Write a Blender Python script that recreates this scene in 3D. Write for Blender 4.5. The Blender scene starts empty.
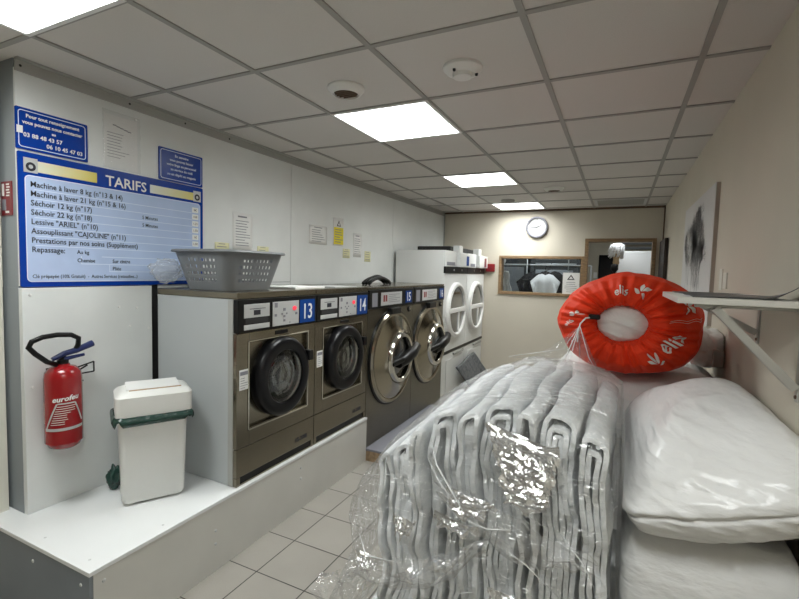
import bpy, bmesh, math, random
from mathutils import Vector, Matrix, noise
PI = math.pi
random.seed(7)
SC = bpy.context.scene
COL = SC.collection

# ---------------------------------------------------------------- camera
cam_data = bpy.data.cameras.new('camera')
cam = bpy.data.objects.new('camera', cam_data)
COL.objects.link(cam)
yaw, pitch, roll = math.radians(25.776), math.radians(-3.717), math.radians(1.524)
cy_, sy_, cp_, sp_ = math.cos(yaw), math.sin(yaw), math.cos(pitch), math.sin(pitch)
fwd = Vector((-sy_ * cp_, cy_ * cp_, sp_))
rgt = Vector((cy_, sy_, 0))
upv = rgt.cross(fwd)
r2 = rgt * math.cos(roll) + upv * math.sin(roll)
u2 = -rgt * math.sin(roll) + upv * math.cos(roll)
M3 = Matrix((r2, u2, -fwd)).transposed()
cam.matrix_world = Matrix.Translation((0.3463, -1.6207, 1.55)) @ M3.to_4x4()
cam_data.sensor_fit = 'HORIZONTAL'
cam_data.sensor_width = 36
cam_data.lens = 453.22 * 36 / 799
cam_data.clip_start = 0.05
SC.camera = cam

# ---------------------------------------------------------------- world, lights, exposure
w = bpy.data.worlds.new('world'); SC.world = w; w.use_nodes = True
w.node_tree.nodes['Background'].inputs[0].default_value = (0.75, 0.85, 1.0, 1)
w.node_tree.nodes['Background'].inputs[1].default_value = 0.15
PANEL_STRENGTH = 26.0
BACKROOM_STRENGTH = 13.0
SC.view_settings.view_transform = 'Standard'
SC.view_settings.look = 'None'
SC.view_settings.gamma = 1
SC.view_settings.exposure = 0.12
SC.view_settings.use_curve_mapping = False

# ---------------------------------------------------------------- materials
def nt(name):
    m = bpy.data.materials.new(name); m.use_nodes = True
    t = m.node_tree; b = t.nodes['Principled BSDF']
    return m, t, b
def N(t, ty, **k):
    n = t.nodes.new(ty)
    for a, v in k.items(): setattr(n, a, v)
    return n
def mat(name, col, rough=0.5, metal=0.0, bump=0.0, bscale=60.0, var=0.0, vscale=6.0, coat=0.0, stretch=None, spec=None, sheen=0.0, bdist=0.01):
    m, t, b = nt(name)
    b.inputs['Base Color'].default_value = (*col, 1)
    b.inputs['Roughness'].default_value = rough
    b.inputs['Metallic'].default_value = metal
    if spec is not None: b.inputs['Specular IOR Level'].default_value = spec
    if coat: b.inputs['Coat Weight'].default_value = coat; b.inputs['Coat Roughness'].default_value = 0.12
    if sheen: b.inputs['Sheen Weight'].default_value = sheen
    tc = N(t, 'ShaderNodeTexCoord'); mp = N(t, 'ShaderNodeMapping')
    t.links.new(tc.outputs['Object'], mp.inputs['Vector'])
    if stretch: mp.inputs['Scale'].default_value = stretch
    if bump:
        n = N(t, 'ShaderNodeTexNoise'); n.inputs['Scale'].default_value = bscale; n.inputs['Detail'].default_value = 4
        t.links.new(mp.outputs[0], n.inputs['Vector'])
        bp = N(t, 'ShaderNodeBump'); bp.inputs['Strength'].default_value = bump; bp.inputs['Distance'].default_value = bdist
        t.links.new(n.outputs['Fac'], bp.inputs['Height']); t.links.new(bp.outputs[0], b.inputs['Normal'])
    if var:
        n = N(t, 'ShaderNodeTexNoise'); n.inputs['Scale'].default_value = vscale; n.inputs['Detail'].default_value = 5
        t.links.new(mp.outputs[0], n.inputs['Vector'])
        cr = N(t, 'ShaderNodeValToRGB')
        cr.color_ramp.elements[0].position = 0.3; cr.color_ramp.elements[1].position = 0.7
        cr.color_ramp.elements[0].color = (*[c * (1 - var) for c in col], 1)
        cr.color_ramp.elements[1].color = (*[min(1, c * (1 + var)) for c in col], 1)
        t.links.new(n.outputs['Fac'], cr.inputs[0]); t.links.new(cr.outputs[0], b.inputs['Base Color'])
    return m
def emis(name, col, s, prismatic=False):
    m, t, b = nt(name)
    b.inputs['Base Color'].default_value = (*col, 1)
    b.inputs['Emission Color'].default_value = (*col, 1); b.inputs['Emission Strength'].default_value = s
    if prismatic:   # prismatic diffuser: throws most of its light straight down
        g = N(t, 'ShaderNodeNewGeometry'); d = N(t, 'ShaderNodeVectorMath', operation='DOT_PRODUCT')
        t.links.new(g.outputs['Incoming'], d.inputs[0]); t.links.new(g.outputs['Normal'], d.inputs[1])
        a = N(t, 'ShaderNodeMath', operation='ABSOLUTE'); t.links.new(d.outputs['Value'], a.inputs[0])
        q = N(t, 'ShaderNodeMath', operation='MULTIPLY'); q.inputs[1].default_value = s; t.links.new(a.outputs[0], q.inputs[0])
        t.links.new(q.outputs[0], b.inputs['Emission Strength'])
    return m
def clear(name, tint=(1, 1, 1), amount=0.06, rough=0.05, bump=0.0, bscale=20, vor=0.0, vscale=25, haze=0.0, stretch=(1, 1, 1), fres=1.45, fscale=1.0, dist=.03):
    """thin clear sheet: see-through with a fresnel gloss"""
    m, t, b = nt(name); t.nodes.remove(b)
    out = t.nodes['Material Output']
    tr = N(t, 'ShaderNodeBsdfTransparent'); tr.inputs[0].default_value = (*tint, 1)
    gl = N(t, 'ShaderNodeBsdfGlossy'); gl.inputs['Roughness'].default_value = rough
    fr = N(t, 'ShaderNodeFresnel'); fr.inputs[0].default_value = fres
    ad = N(t, 'ShaderNodeMath', operation='ADD'); ad.inputs[1].default_value = amount; ad.use_clamp = True
    fm = N(t, 'ShaderNodeMath', operation='MULTIPLY'); fm.inputs[1].default_value = fscale
    t.links.new(fr.outputs[0], fm.inputs[0]); t.links.new(fm.outputs[0], ad.inputs[0])
    mx = N(t, 'ShaderNodeMixShader')
    base = tr.outputs[0]
    if haze:
        df = N(t, 'ShaderNodeBsdfDiffuse'); df.inputs[0].default_value = (0.85, 0.87, 0.88, 1)
        hz = N(t, 'ShaderNodeMixShader'); hz.inputs[0].default_value = haze
        t.links.new(tr.outputs[0], hz.inputs[1]); t.links.new(df.outputs[0], hz.inputs[2]); base = hz.outputs[0]
    t.links.new(ad.outputs[0], mx.inputs[0]); t.links.new(base, mx.inputs[1]); t.links.new(gl.outputs[0], mx.inputs[2])
    t.links.new(mx.outputs[0], out.inputs[0])
    if bump or vor:
        tc = N(t, 'ShaderNodeTexCoord'); mp = N(t, 'ShaderNodeMapping'); mp.inputs['Scale'].default_value = stretch
        t.links.new(tc.outputs['Object'], mp.inputs[0])
        n = N(t, 'ShaderNodeTexNoise'); n.inputs['Scale'].default_value = bscale; n.inputs['Detail'].default_value = 3
        n.inputs['Distortion'].default_value = 1.5
        t.links.new(mp.outputs[0], n.inputs['Vector'])
        b1 = N(t, 'ShaderNodeBump'); b1.inputs['Strength'].default_value = bump; b1.inputs['Distance'].default_value = dist
        t.links.new(n.outputs['Fac'], b1.inputs['Height'])
        last = b1
        if vor:
            v = N(t, 'ShaderNodeTexVoronoi', feature='DISTANCE_TO_EDGE'); v.inputs['Scale'].default_value = vscale
            wv = N(t, 'ShaderNodeMixRGB'); wv.inputs[0].default_value = 0.12
            t.links.new(mp.outputs[0], wv.inputs[1]); t.links.new(n.outputs['Color'], wv.inputs[2])
            t.links.new(wv.outputs[0], v.inputs['Vector'])
            b2 = N(t, 'ShaderNodeBump'); b2.inputs['Strength'].default_value = vor; b2.inputs['Distance'].default_value = 0.02
            t.links.new(v.outputs[0], b2.inputs['Height']); t.links.new(b1.outputs[0], b2.inputs['Normal']); last = b2
        t.links.new(last.outputs[0], gl.inputs['Normal'])
    return m

def grid_mat(name, base, line, size, offx, offy, lw, rough, bump):
    m, t, b = nt(name)
    b.inputs['Roughness'].default_value = rough
    tc = N(t, 'ShaderNodeTexCoord'); sx = N(t, 'ShaderNodeSeparateXYZ'); t.links.new(tc.outputs['Object'], sx.inputs[0])
    masks = []; cells = []
    for ax, off in ((0, offx), (1, offy)):
        a = N(t, 'ShaderNodeMath', operation='SUBTRACT'); a.inputs[1].default_value = off; t.links.new(sx.outputs[ax], a.inputs[0])
        d = N(t, 'ShaderNodeMath', operation='DIVIDE'); d.inputs[1].default_value = size; t.links.new(a.outputs[0], d.inputs[0])
        fl = N(t, 'ShaderNodeMath', operation='FLOOR'); t.links.new(d.outputs[0], fl.inputs[0]); cells.append(fl)
        r = N(t, 'ShaderNodeMath', operation='FRACT'); t.links.new(d.outputs[0], r.inputs[0])
        c = N(t, 'ShaderNodeMath', operation='SUBTRACT'); c.inputs[1].default_value = 0.5; t.links.new(r.outputs[0], c.inputs[0])
        ab = N(t, 'ShaderNodeMath', operation='ABSOLUTE'); t.links.new(c.outputs[0], ab.inputs[0])
        g = N(t, 'ShaderNodeMath', operation='GREATER_THAN'); g.inputs[1].default_value = 0.5 - lw / size / 2; t.links.new(ab.outputs[0], g.inputs[0])
        masks.append(g)
    mx = N(t, 'ShaderNodeMath', operation='MAXIMUM'); t.links.new(masks[0].outputs[0], mx.inputs[0]); t.links.new(masks[1].outputs[0], mx.inputs[1])
    cb = N(t, 'ShaderNodeCombineXYZ'); t.links.new(cells[0].outputs[0], cb.inputs[0]); t.links.new(cells[1].outputs[0], cb.inputs[1])
    wn = N(t, 'ShaderNodeTexWhiteNoise'); t.links.new(cb.outputs[0], wn.inputs['Vector'])
    n = N(t, 'ShaderNodeTexNoise'); n.inputs['Scale'].default_value = 220; n.inputs['Detail'].default_value = 3; t.links.new(tc.outputs['Object'], n.inputs['Vector'])
    n2 = N(t, 'ShaderNodeTexNoise'); n2.inputs['Scale'].default_value = 3; n2.inputs['Detail'].default_value = 4; t.links.new(tc.outputs['Object'], n2.inputs['Vector'])
    su = N(t, 'ShaderNodeMath', operation='ADD'); t.links.new(n.outputs[0], su.inputs[0]); t.links.new(n2.outputs[0], su.inputs[1])
    s3 = N(t, 'ShaderNodeMath', operation='MULTIPLY_ADD'); s3.inputs[1].default_value = 0.25; t.links.new(wn.outputs['Value'], s3.inputs[0]); t.links.new(su.outputs[0], s3.inputs[2])
    cr = N(t, 'ShaderNodeValToRGB'); cr.color_ramp.elements[0].position = 0.6; cr.color_ramp.elements[1].position = 1.0
    # value range is about 0.6..1.6: compress into 0..1 first
    mr = N(t, 'ShaderNodeMapRange'); mr.inputs[1].default_value = 0.7; mr.inputs[2].default_value = 1.6; t.links.new(s3.outputs[0], mr.inputs[0])
    cr.color_ramp.elements[0].position = 0; cr.color_ramp.elements[0].color = (*[c * 0.86 for c in base], 1)
    cr.color_ramp.elements[1].color = (*[min(1, c * 1.12) for c in base], 1)
    t.links.new(mr.outputs[0], cr.inputs[0])
    m2 = N(t, 'ShaderNodeMixRGB'); m2.inputs[2].default_value = (*line, 1)
    t.links.new(mx.outputs[0], m2.inputs[0]); t.links.new(cr.outputs[0], m2.inputs[1]); t.links.new(m2.outputs[0], b.inputs['Base Color'])
    iv = N(t, 'ShaderNodeMath', operation='SUBTRACT'); iv.inputs[0].default_value = 1; t.links.new(mx.outputs[0], iv.inputs[1])
    bp = N(t, 'ShaderNodeBump'); bp.inputs['Strength'].default_value = bump; bp.inputs['Distance'].default_value = 0.003
    t.links.new(iv.outputs[0], bp.inputs['Height']); t.links.new(bp.outputs[0], b.inputs['Normal'])
    return m

M = {}
M['floor'] = grid_mat('floor_tiles', (0.345, 0.325, 0.29), (0.03, 0.027, 0.024), 0.30, -0.037, 0.070, 0.006, 0.35, 0.6)
M['ceil'] = mat('ceiling_tile', (0.63, 0.605, 0.575), 0.95, bump=0.25, bscale=300, var=0.03, vscale=250)
M['tbar'] = mat('ceiling_grid_metal', (0.33, 0.32, 0.30), 0.6)
M['wall'] = mat('painted_wall', (0.65, 0.60, 0.505), 0.85, bump=0.05, bscale=90, var=0.03, vscale=2)
M['wallboard'] = mat('white_wallboard', (0.72, 0.74, 0.73), 0.4, bump=0.02, bscale=20, var=0.03, vscale=5)
M['column'] = mat('grey_column_paint', (0.27, 0.30, 0.32), 0.55)
M['plat'] = mat('white_laminate', (0.76, 0.775, 0.775), 0.28, var=0.02, vscale=4)
M['platside'] = mat('cream_laminate', (0.60, 0.59, 0.55), 0.45, var=0.03, vscale=4)
M['wood'] = mat('window_frame_wood', (0.26, 0.165, 0.085), 0.5, var=0.25, vscale=12, stretch=(1, 1, 6))
M['darkwood'] = mat('dark_brown_wood', (0.022, 0.013, 0.008), 0.45, var=0.2, vscale=10)
M['rawwood'] = mat('raw_chipboard', (0.36, 0.25, 0.15), 0.8, var=0.3, vscale=40)
M['trimbrown'] = mat('brown_trim', (0.13, 0.085, 0.055), 0.6)
M['trimgrey'] = mat('grey_trim', (0.38, 0.38, 0.36), 0.5)
M['steel'] = mat('brushed_steel', (0.235, 0.21, 0.163), 0.23, 0.95, bump=0.04, bscale=80, var=0.06, vscale=10, stretch=(1, 1, 12))
M['steeldark'] = mat('darker_brushed_steel', (0.185, 0.168, 0.132), 0.28, 0.95, var=0.06, vscale=10, stretch=(1, 1, 12))
M['chrome'] = mat('polished_steel', (0.62, 0.60, 0.54), 0.13, 1.0)
M['drum'] = mat('drum_steel', (0.35, 0.34, 0.33), 0.2, 1.0)
M['side'] = mat('grey_enamel_side', (0.45, 0.475, 0.48), 0.4)
M['drumwell'] = mat('dark_drum_steel', (0.30, 0.30, 0.30), 0.10, 1.0, bump=1.0, bscale=16)
M['bowl'] = clear('dark_bowl_glass', tint=(0.8, 0.82, 0.82), amount=0.02, rough=0.02, fscale=1.0)
M['black'] = mat('black_plastic', (0.006, 0.006, 0.006), 0.35, spec=0.25)
M['blacks'] = mat('satin_black_rubber', (0.005, 0.005, 0.006), 0.3, spec=0.25)
M['dark'] = mat('dark_void', (0.02, 0.02, 0.02), 0.8)
M['plate'] = mat('silver_faceplate', (0.55, 0.56, 0.56), 0.35, 0.3)
M['blue'] = mat('number_blue', (0.003, 0.045, 0.23), 0.45, spec=0.2)
M['signblue'] = mat('sign_blue', (0.003, 0.040, 0.29), 0.25, spec=0.3)
M['signlight'] = mat('sign_light_blue', (0.45, 0.56, 0.79), 0.2, var=0.04, vscale=6)
M['signline'] = mat('sign_pale_line', (0.66, 0.74, 0.88), 0.3)
M['yellowfade'] = None
M['white'] = mat('white_paint', (0.80, 0.80, 0.78), 0.4)
M['whiteplastic'] = mat('white_plastic', (0.74, 0.74, 0.71), 0.35)
M['cream'] = mat('cream_strip', (0.72, 0.70, 0.62), 0.5)
M['paper'] = mat('paper_white', (0.78, 0.78, 0.76), 0.6)
M['ink'] = mat('dark_ink', (0.02, 0.02, 0.03), 0.6)
M['inkgrey'] = mat('grey_ink', (0.22, 0.22, 0.25), 0.6)
M['yellow'] = mat('yellow_print', (0.80, 0.68, 0.03), 0.6)
M['paleyellow'] = mat('pale_yellow_paper', (0.70, 0.68, 0.42), 0.6)
M['red'] = mat('red_paint', (0.27, 0.005, 0.008), 0.25, coat=0.4)
M['redplastic'] = mat('red_plastic', (0.22, 0.008, 0.012), 0.4)
M['maroon'] = mat('maroon_print', (0.20, 0.012, 0.02), 0.4)
M['handleblue'] = mat('blue_lever', (0.01, 0.02, 0.10), 0.35)
M['basket'] = mat('grey_basket_plastic', (0.17, 0.18, 0.19), 0.42)
M['green'] = mat('dark_green_bin_liner', (0.012, 0.045, 0.035), 0.25, bump=0.6, bscale=30)
M['enamel'] = mat('white_enamel', (0.72, 0.73, 0.72), 0.35)
M['glassdark'] = mat('dark_glass', (0.05, 0.055, 0.055), 0.06, coat=1.0)
M['pinkled'] = emis('red_display', (0.8, 0.05, 0.08), 0.6)
M['light'] = emis('light_diffuser', (0.965, 1.0, 0.985), PANEL_STRENGTH, True)
M['light_back'] = emis('back_room_fill_diffuser', (0.93, 0.97, 1.0), BACKROOM_STRENGTH, True)
M['greyfab'] = mat('grey_speckled_fabric', (0.13, 0.135, 0.14), 0.9, bump=0.4, bscale=60, var=0.45, vscale=30)
M['blanket'] = mat('white_quilt_cotton', (0.84, 0.86, 0.87), 0.9, bump=1.0, bscale=24, var=0.04, vscale=30, stretch=(1, .6, 1), bdist=0.02)
M['duvet'] = mat('white_duvet_in_film', (0.76, 0.76, 0.755), 0.5, bump=0.9, bscale=8, coat=0.3, stretch=(1, 0.4, 2.6), bdist=0.016)
M['duvet2'] = mat('white_soft_cotton', (0.76, 0.75, 0.73), 0.85, bump=0.5, bscale=10, bdist=0.018)
M['redfab'] = mat('red_polyester_fabric', (0.78, 0.048, 0.012), 0.6, bump=0.35, bscale=30, var=0.12, vscale=8, spec=0.2)
M['print'] = mat('white_print', (0.78, 0.74, 0.70), 0.6)
M['cord'] = mat('white_cord', (0.78, 0.78, 0.76), 0.5)
M['film'] = clear('clear_plastic_film', amount=0.055, rough=0.09, bump=1.0, bscale=1.0, vor=0.35, vscale=1.2, haze=0.05, fscale=0.35, stretch=(4, 26, 11), dist=.12)
M['filmflap'] = clear('creased_plastic_film', amount=0.09, rough=0.09, bump=1.0, bscale=10, vor=0.9, vscale=14, haze=0.11, fscale=0.35)
M['pocket'] = clear('document_pocket_film', amount=0.02, rough=0.10, bump=0.6, bscale=14, vor=0.9, vscale=22, haze=0.16, fscale=0.12)
M['crease_glint'] = mat('white_film_crease_glint', (0.85, 0.87, 0.88), 0.12, spec=1.0, coat=1.0)  # film creases with their highlights put into the white colour
M['clockface'] = mat('clock_face_white', (0.6, 0.6, 0.6), 0.5)
M['crumple'] = clear('crumpled_plastic_film', amount=0.62, rough=0.08, bump=0.3, bscale=22, haze=0.3, fscale=0.4)
M['pane'] = clear('window_glass', tint=(0.93, 0.96, 0.96), amount=0.0, rough=0.0)
M['shelf'] = mat('white_shelf_board', (0.74, 0.73, 0.68), 0.35)
M['bracket'] = mat('grey_white_bracket', (0.46, 0.45, 0.41), 0.45)
M['canvas'] = mat('pale_canvas', (0.66, 0.64, 0.63), 0.8, bump=0.1, bscale=300)
M['canvasedge'] = mat('canvas_edge_wood', (0.42, 0.37, 0.32), 0.7)
M['treeink'] = mat('grey_tree_ink', (0.30, 0.29, 0.29), 0.8)
M['magazine'] = mat('dark_magazine_cover', (0.06, 0.065, 0.07), 0.35, var=0.3, vscale=10)
M['greywall'] = mat('back_room_grey_panel', (0.30, 0.33, 0.36), 0.4)
M['greydark'] = mat('machine_dark_grey', (0.10, 0.11, 0.12), 0.4, 0.3)
M['backwall'] = mat('back_room_wall', (0.50, 0.47, 0.38), 0.85)
M['blackcloth'] = mat('black_cotton', (0.012, 0.012, 0.014), 0.9)
M['whitecloth'] = mat('white_cotton', (0.80, 0.81, 0.82), 0.9)
M['tan'] = mat('tan_bristle', (0.42, 0.30, 0.17), 0.9)
M['pipe'] = mat('pale_pipe', (0.55, 0.58, 0.60), 0.3, 0.5)

# header strip that fades from white to yellow along the board
m, t, b = nt('white_to_yellow_print'); M['yellowfade'] = m
tc = N(t, 'ShaderNodeTexCoord'); sx = N(t, 'ShaderNodeSeparateXYZ'); t.links.new(tc.outputs['Generated'], sx.inputs[0])
cr = N(t, 'ShaderNodeValToRGB'); cr.color_ramp.elements[0].color = (0.74, 0.76, 0.70, 1); cr.color_ramp.elements[1].color = (0.72, 0.62, 0.12, 1)
t.links.new(sx.outputs[1], cr.inputs[0]); t.links.new(cr.outputs[0], b.inputs['Base Color']); b.inputs['Roughness'].default_value = 0.3

# ---------------------------------------------------------------- mesh helpers
def bx(bm, x0, x1, y0, y1, z0, z1, bev=0.0, seg=2, rot=None):
    t = bmesh.new()
    bmesh.ops.create_cube(t, size=1)
    bmesh.ops.scale(t, vec=(x1 - x0, y1 - y0, z1 - z0), verts=t.verts)
    if bev > 0:
        bmesh.ops.bevel(t, geom=list(t.edges), offset=bev, segments=seg, profile=0.5, affect='EDGES')
    mtx = Matrix.Translation(((x0 + x1) / 2, (y0 + y1) / 2, (z0 + z1) / 2))
    if rot: mtx = mtx @ rot
    t.transform(mtx); join(bm, t); return bm
def join(bm, t):
    me = bpy.data.meshes.new('tmp'); t.to_mesh(me); t.free(); bm.from_mesh(me); bpy.data.meshes.remove(me)
def B(*a, **k): return bx(bmesh.new(), *a, **k)
def frame_from(d):
    d = d.normalized(); a = Vector((0, 0, 1)) if abs(d.z) < 0.9 else Vector((1, 0, 0))
    x = a.cross(d).normalized(); return x, d.cross(x)
def tube(bm, pts, r, n=10, caps=True, closed=False):
    pts = [Vector(p) for p in pts]; rings = []
    rs = r if isinstance(r, (list, tuple)) else [r] * len(pts)
    px = None
    for i, p in enumerate(pts):
        a = pts[i - 1] if (i > 0 or closed) else p
        c = pts[(i + 1) % len(pts)] if (i < len(pts) - 1 or closed) else p
        d = (c - a).normalized()
        if px is None: x, y = frame_from(d)
        else:
            x = (px - d * px.dot(d)).normalized(); y = d.cross(x)
        px = x
        rings.append([bm.verts.new(p + (x * math.cos(2 * PI * k / n) + y * math.sin(2 * PI * k / n)) * rs[i]) for k in range(n)])
    m = len(rings)
    for i in range(m if closed else m - 1):
        A, Bq = rings[i], rings[(i + 1) % m]
        for k in range(n):
            bm.faces.new((A[k], A[(k + 1) % n], Bq[(k + 1) % n], Bq[k]))
    if caps and not closed:
        bm.faces.new(rings[0][::-1]); bm.faces.new(rings[-1])
    return bm
def lathe(bm, prof, n=40, mtx=Matrix.Identity(4), sx=1, sy=1):
    """prof: list of (r, h) about local z"""
    rings = []
    for r, h in prof:
        if r < 1e-6: rings.append([bm.verts.new(mtx @ Vector((0, 0, h)))])
        else: rings.append([bm.verts.new(mtx @ Vector((sx * r * math.cos(2 * PI * k / n), sy * r * math.sin(2 * PI * k / n), h))) for k in range(n)])
    for A, Bq in zip(rings, rings[1:]):
        if len(A) == 1 and len(Bq) == 1: continue
        for k in range(n):
            k2 = (k + 1) % n
            if len(A) == 1: bm.faces.new((A[0], Bq[k2], Bq[k]))
            elif len(Bq) == 1: bm.faces.new((A[k], A[k2], Bq[0]))
            else: bm.faces.new((A[k], A[k2], Bq[k2], Bq[k]))
    return bm
def gridmesh(bm, f, nu, nv, cu=False):
    V = [[bm.verts.new(f(i / nu, j / nv)) for j in range(nv + 1)] for i in range(nu if cu else nu + 1)]
    for i in range(nu):
        i2 = (i + 1) % nu if cu else i + 1
        for j in range(nv):
            bm.faces.new((V[i][j], V[i2][j], V[i2][j + 1], V[i][j + 1]))
    return bm
def poly(bm, pts, d):
    """prism: pts polygon (3-D), extruded by vector d"""
    a = [bm.verts.new(Vector(p)) for p in pts]; b_ = [bm.verts.new(Vector(p) + Vector(d)) for p in pts]
    n = len(pts); bm.faces.new(a[::-1]); bm.faces.new(b_)
    for i in range(n): bm.faces.new((a[i], a[(i + 1) % n], b_[(i + 1) % n], b_[i]))
    return bm
def obj(name, bm, m, parent=None, smooth=False, loc=None):
    bmesh.ops.recalc_face_normals(bm, faces=bm.faces)
    me = bpy.data.meshes.new(name)
    bm.to_mesh(me); bm.free()
    if smooth is True: me.shade_smooth()
    elif smooth == 'auto':
        me.shade_smooth()
        try: me.set_sharp_from_angle(angle=math.radians(38))
        except Exception: pass
    if m is not None: me.materials.append(m)
    o = bpy.data.objects.new(name, me); COL.objects.link(o)
    if parent is not None: o.parent = parent
    if loc is not None: o.location = loc
    return o
def tag(o, label=None, cat=None, group=None, kind=None):
    if label: o['label'] = label
    if cat: o['category'] = cat
    if group: o['group'] = group
    if kind: o['kind'] = kind
    return o
def thing(name, label, cat, loc=(0, 0, 0), group=None):
    o = bpy.data.objects.new(name, None); COL.objects.link(o); o.location = loc; o.empty_display_size = 0.1
    return tag(o, label, cat, group)
def struct(name, bm, m, **k): return tag(obj(name, bm, m, **k), kind='structure')
def local(bm, o):
    bmesh.ops.translate(bm, vec=-Vector(o.location), verts=bm.verts); return bm
def part(name, bm, m, parent, smooth=False):
    """bm in world coordinates; parent is an unrotated empty/mesh with a location"""
    base = Vector((0, 0, 0)); p = parent
    while p is not None: base += Vector(p.location); p = p.parent
    bmesh.ops.translate(bm, vec=-base, verts=bm.verts)
    return obj(name, bm, m, parent, smooth)
def copy_tree(o, parent=None):
    c = o.copy(); COL.objects.link(c)
    if parent is not None: c.parent = parent
    for ch in list(o.children): copy_tree(ch, c)
    return c
_tc = {}
def text_mesh(s, size, align='LEFT', ext=0.0, bold=0.0, sx=1.0):
    cu = bpy.data.curves.new('t', 'FONT'); cu.body = s; cu.size = size; cu.align_x = align; cu.extrude = ext; cu.offset = bold
    cu.resolution_u = 2
    o = bpy.data.objects.new('t', cu); COL.objects.link(o)
    bpy.context.view_layer.update()
    me = bpy.data.meshes.new_from_object(o.evaluated_get(bpy.context.evaluated_depsgraph_get()))
    bpy.data.objects.remove(o); bpy.data.curves.remove(cu)
    t = bmesh.new(); t.from_mesh(me); bpy.data.meshes.remove(me)
    if sx != 1: bmesh.ops.scale(t, vec=(sx, 1, 1), verts=t.verts)
    return t
def put_text(bm, s, size, o, right, up, align='LEFT', ext=0.0004, bold=0.0, sx=1.0):
    t = text_mesh(s, size, align, ext, bold, sx)
    r = Vector(right).normalized(); u = Vector(up).normalized(); n = r.cross(u)
    mt = Matrix.Translation(Vector(o)) @ Matrix((r, u, n)).transposed().to_4x4()
    t.transform(mt); join(bm, t); return bm
YR, ZU, XR = (0, 1, 0), (0, 0, 1), (1, 0, 0)
def fbm(x, y, z, o=4): return noise.fractal(Vector((x, y, z)), 1.0, 2.0, o)

# ================================================================ STRUCTURE
CH = 2.44
struct('floor', B(-3.0, 1.6, -4.2, 8.6, -0.1, 0.0), M['floor'])
struct('ceiling', B(-3.0, 1.6, -4.2, 8.6, CH, CH + 0.1), M['ceil'])
# T-bar grid
bm = bmesh.new()
for i in range(-4, 3):
    x = i * 0.6
    if -2.2 < x < 0.82: bx(bm, x - 0.012, x + 0.012, -4.0, 4.95, CH - 0.006, CH + 0.001)
for j in range(-6, 9):
    y = j * 0.6
    bx(bm, -2.25 if y < -.52 else -2.1, 0.82, y - 0.012, y + 0.012, CH - 0.0055, CH + 0.001)
struct('trim_1', bm, M['tbar'])
struct('wall_left', B(-2.4, -2.25, -4.1, 8.5, 0, CH), M['wall'])
# boards cladding the left wall
bm = bmesh.new()
bx(bm, -2.112, -2.082, -0.522, 0.112, 0.3605, 1.422, 0.0015, 1)
for y0, y1, z0, z1 in ((-0.52, 1.358, 1.431, 2.40), (0.165, 1.358, 0.0, 1.427), (1.362, 3.21, 0.0, 2.40), (3.214, 4.95, 0, 2.40)):
    bx(bm, -2.112, -2.10, y0, y1, z0, z1, 0.0015, 1)
wl = struct('wall_cladding_left', bm, M['wallboard'])
bm = B(-2.25, -2.1125, -0.52, 4.95, 0.0, CH); bx(bm, -2.25, -2.1125, -.522, -.5195, .3605, 1.422)
struct('wall_column_left', bm, M['column'])
struct('wall_gap_left', B(-2.1123, -2.104, .1125, .164, .362, 1.425), M['dark'])  # dark strip standing in for the shade inside the gap
bm = bmesh.new()
for y, z in ((-.49, 1.39), (-.49, .96), (.02, 1.30), (-.08, 1.31), (-.02, 1.20), (.09, 1.18)):
    lathe(bm, [(0.007, 0), (0.006, 0.003), (0, 0.004)], 10, Matrix.Translation((-2.082, y, z)) @ Matrix.Rotation(PI / 2, 4, 'Y'))
struct('trim_2', bm, M['white'])
bm = bmesh.new()
bx(bm, -2.1, -2.092, -.52, 4.95, 2.385, 2.432); bx(bm, -2.1, -2.07, -.52, 4.95, 2.432, CH)
struct('trim_3', bm, M['trimgrey'])
bm = bmesh.new()
for y in (-.5, .0, .35, .7): lathe(bm, [(0.006, 0), (0, 0.002)], 8, Matrix.Translation((-2.092, y, 2.41)) @ Matrix.Rotation(PI / 2, 4, 'Y'))
struct('trim_4', bm, M['dark'])
# door casing near the left edge
bm = bmesh.new(); bx(bm, -2.25, -2.215, -.62, -.535, 0, 2.2, 0.004); bx(bm, -2.25, -2.215, -1.5, -1.41, 0, 2.2, 0.004); bx(bm, -2.25, -2.215, -1.5, -.535, 2.2, 2.29, 0.004)
struct('trim_5', bm, M['cream'])
struct('wall_right', B(0.82, 0.95, -4.1, 4.95, 0, CH), M['wall'])
# back wall with openings
bm = bmesh.new()
for x0, x1, z0, z1 in ((-2.4, -1.225, 0, CH), (-1.225, -.10, 0, 1.25), (-1.225, -.10, 1.79, CH), (-.10, -.083, 0, CH), (-.083, .737, 2.025, CH), (.737, .95, 0, CH)):
    bx(bm, x0, x1, 4.95, 5.07, z0, z1)
struct('wall_back', bm, M['wall'])
struct('wall_rear', B(-2.4, 0.95, -4.2, -4.1, 0, CH), M['wall'])
bm = bmesh.new(); bx(bm, -2.1, .82, 4.925, 4.95, 2.415, CH); bx(bm, .805, .82, 4.93, 4.95, 0, 2.415)
struct('trim_6', bm, M['trimbrown'])
bm = bmesh.new(); bx(bm, -2.1, -2.088, 4.935, 4.95, 0, 2.385)
struct('trim_7', bm, M['trimgrey'])
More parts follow.
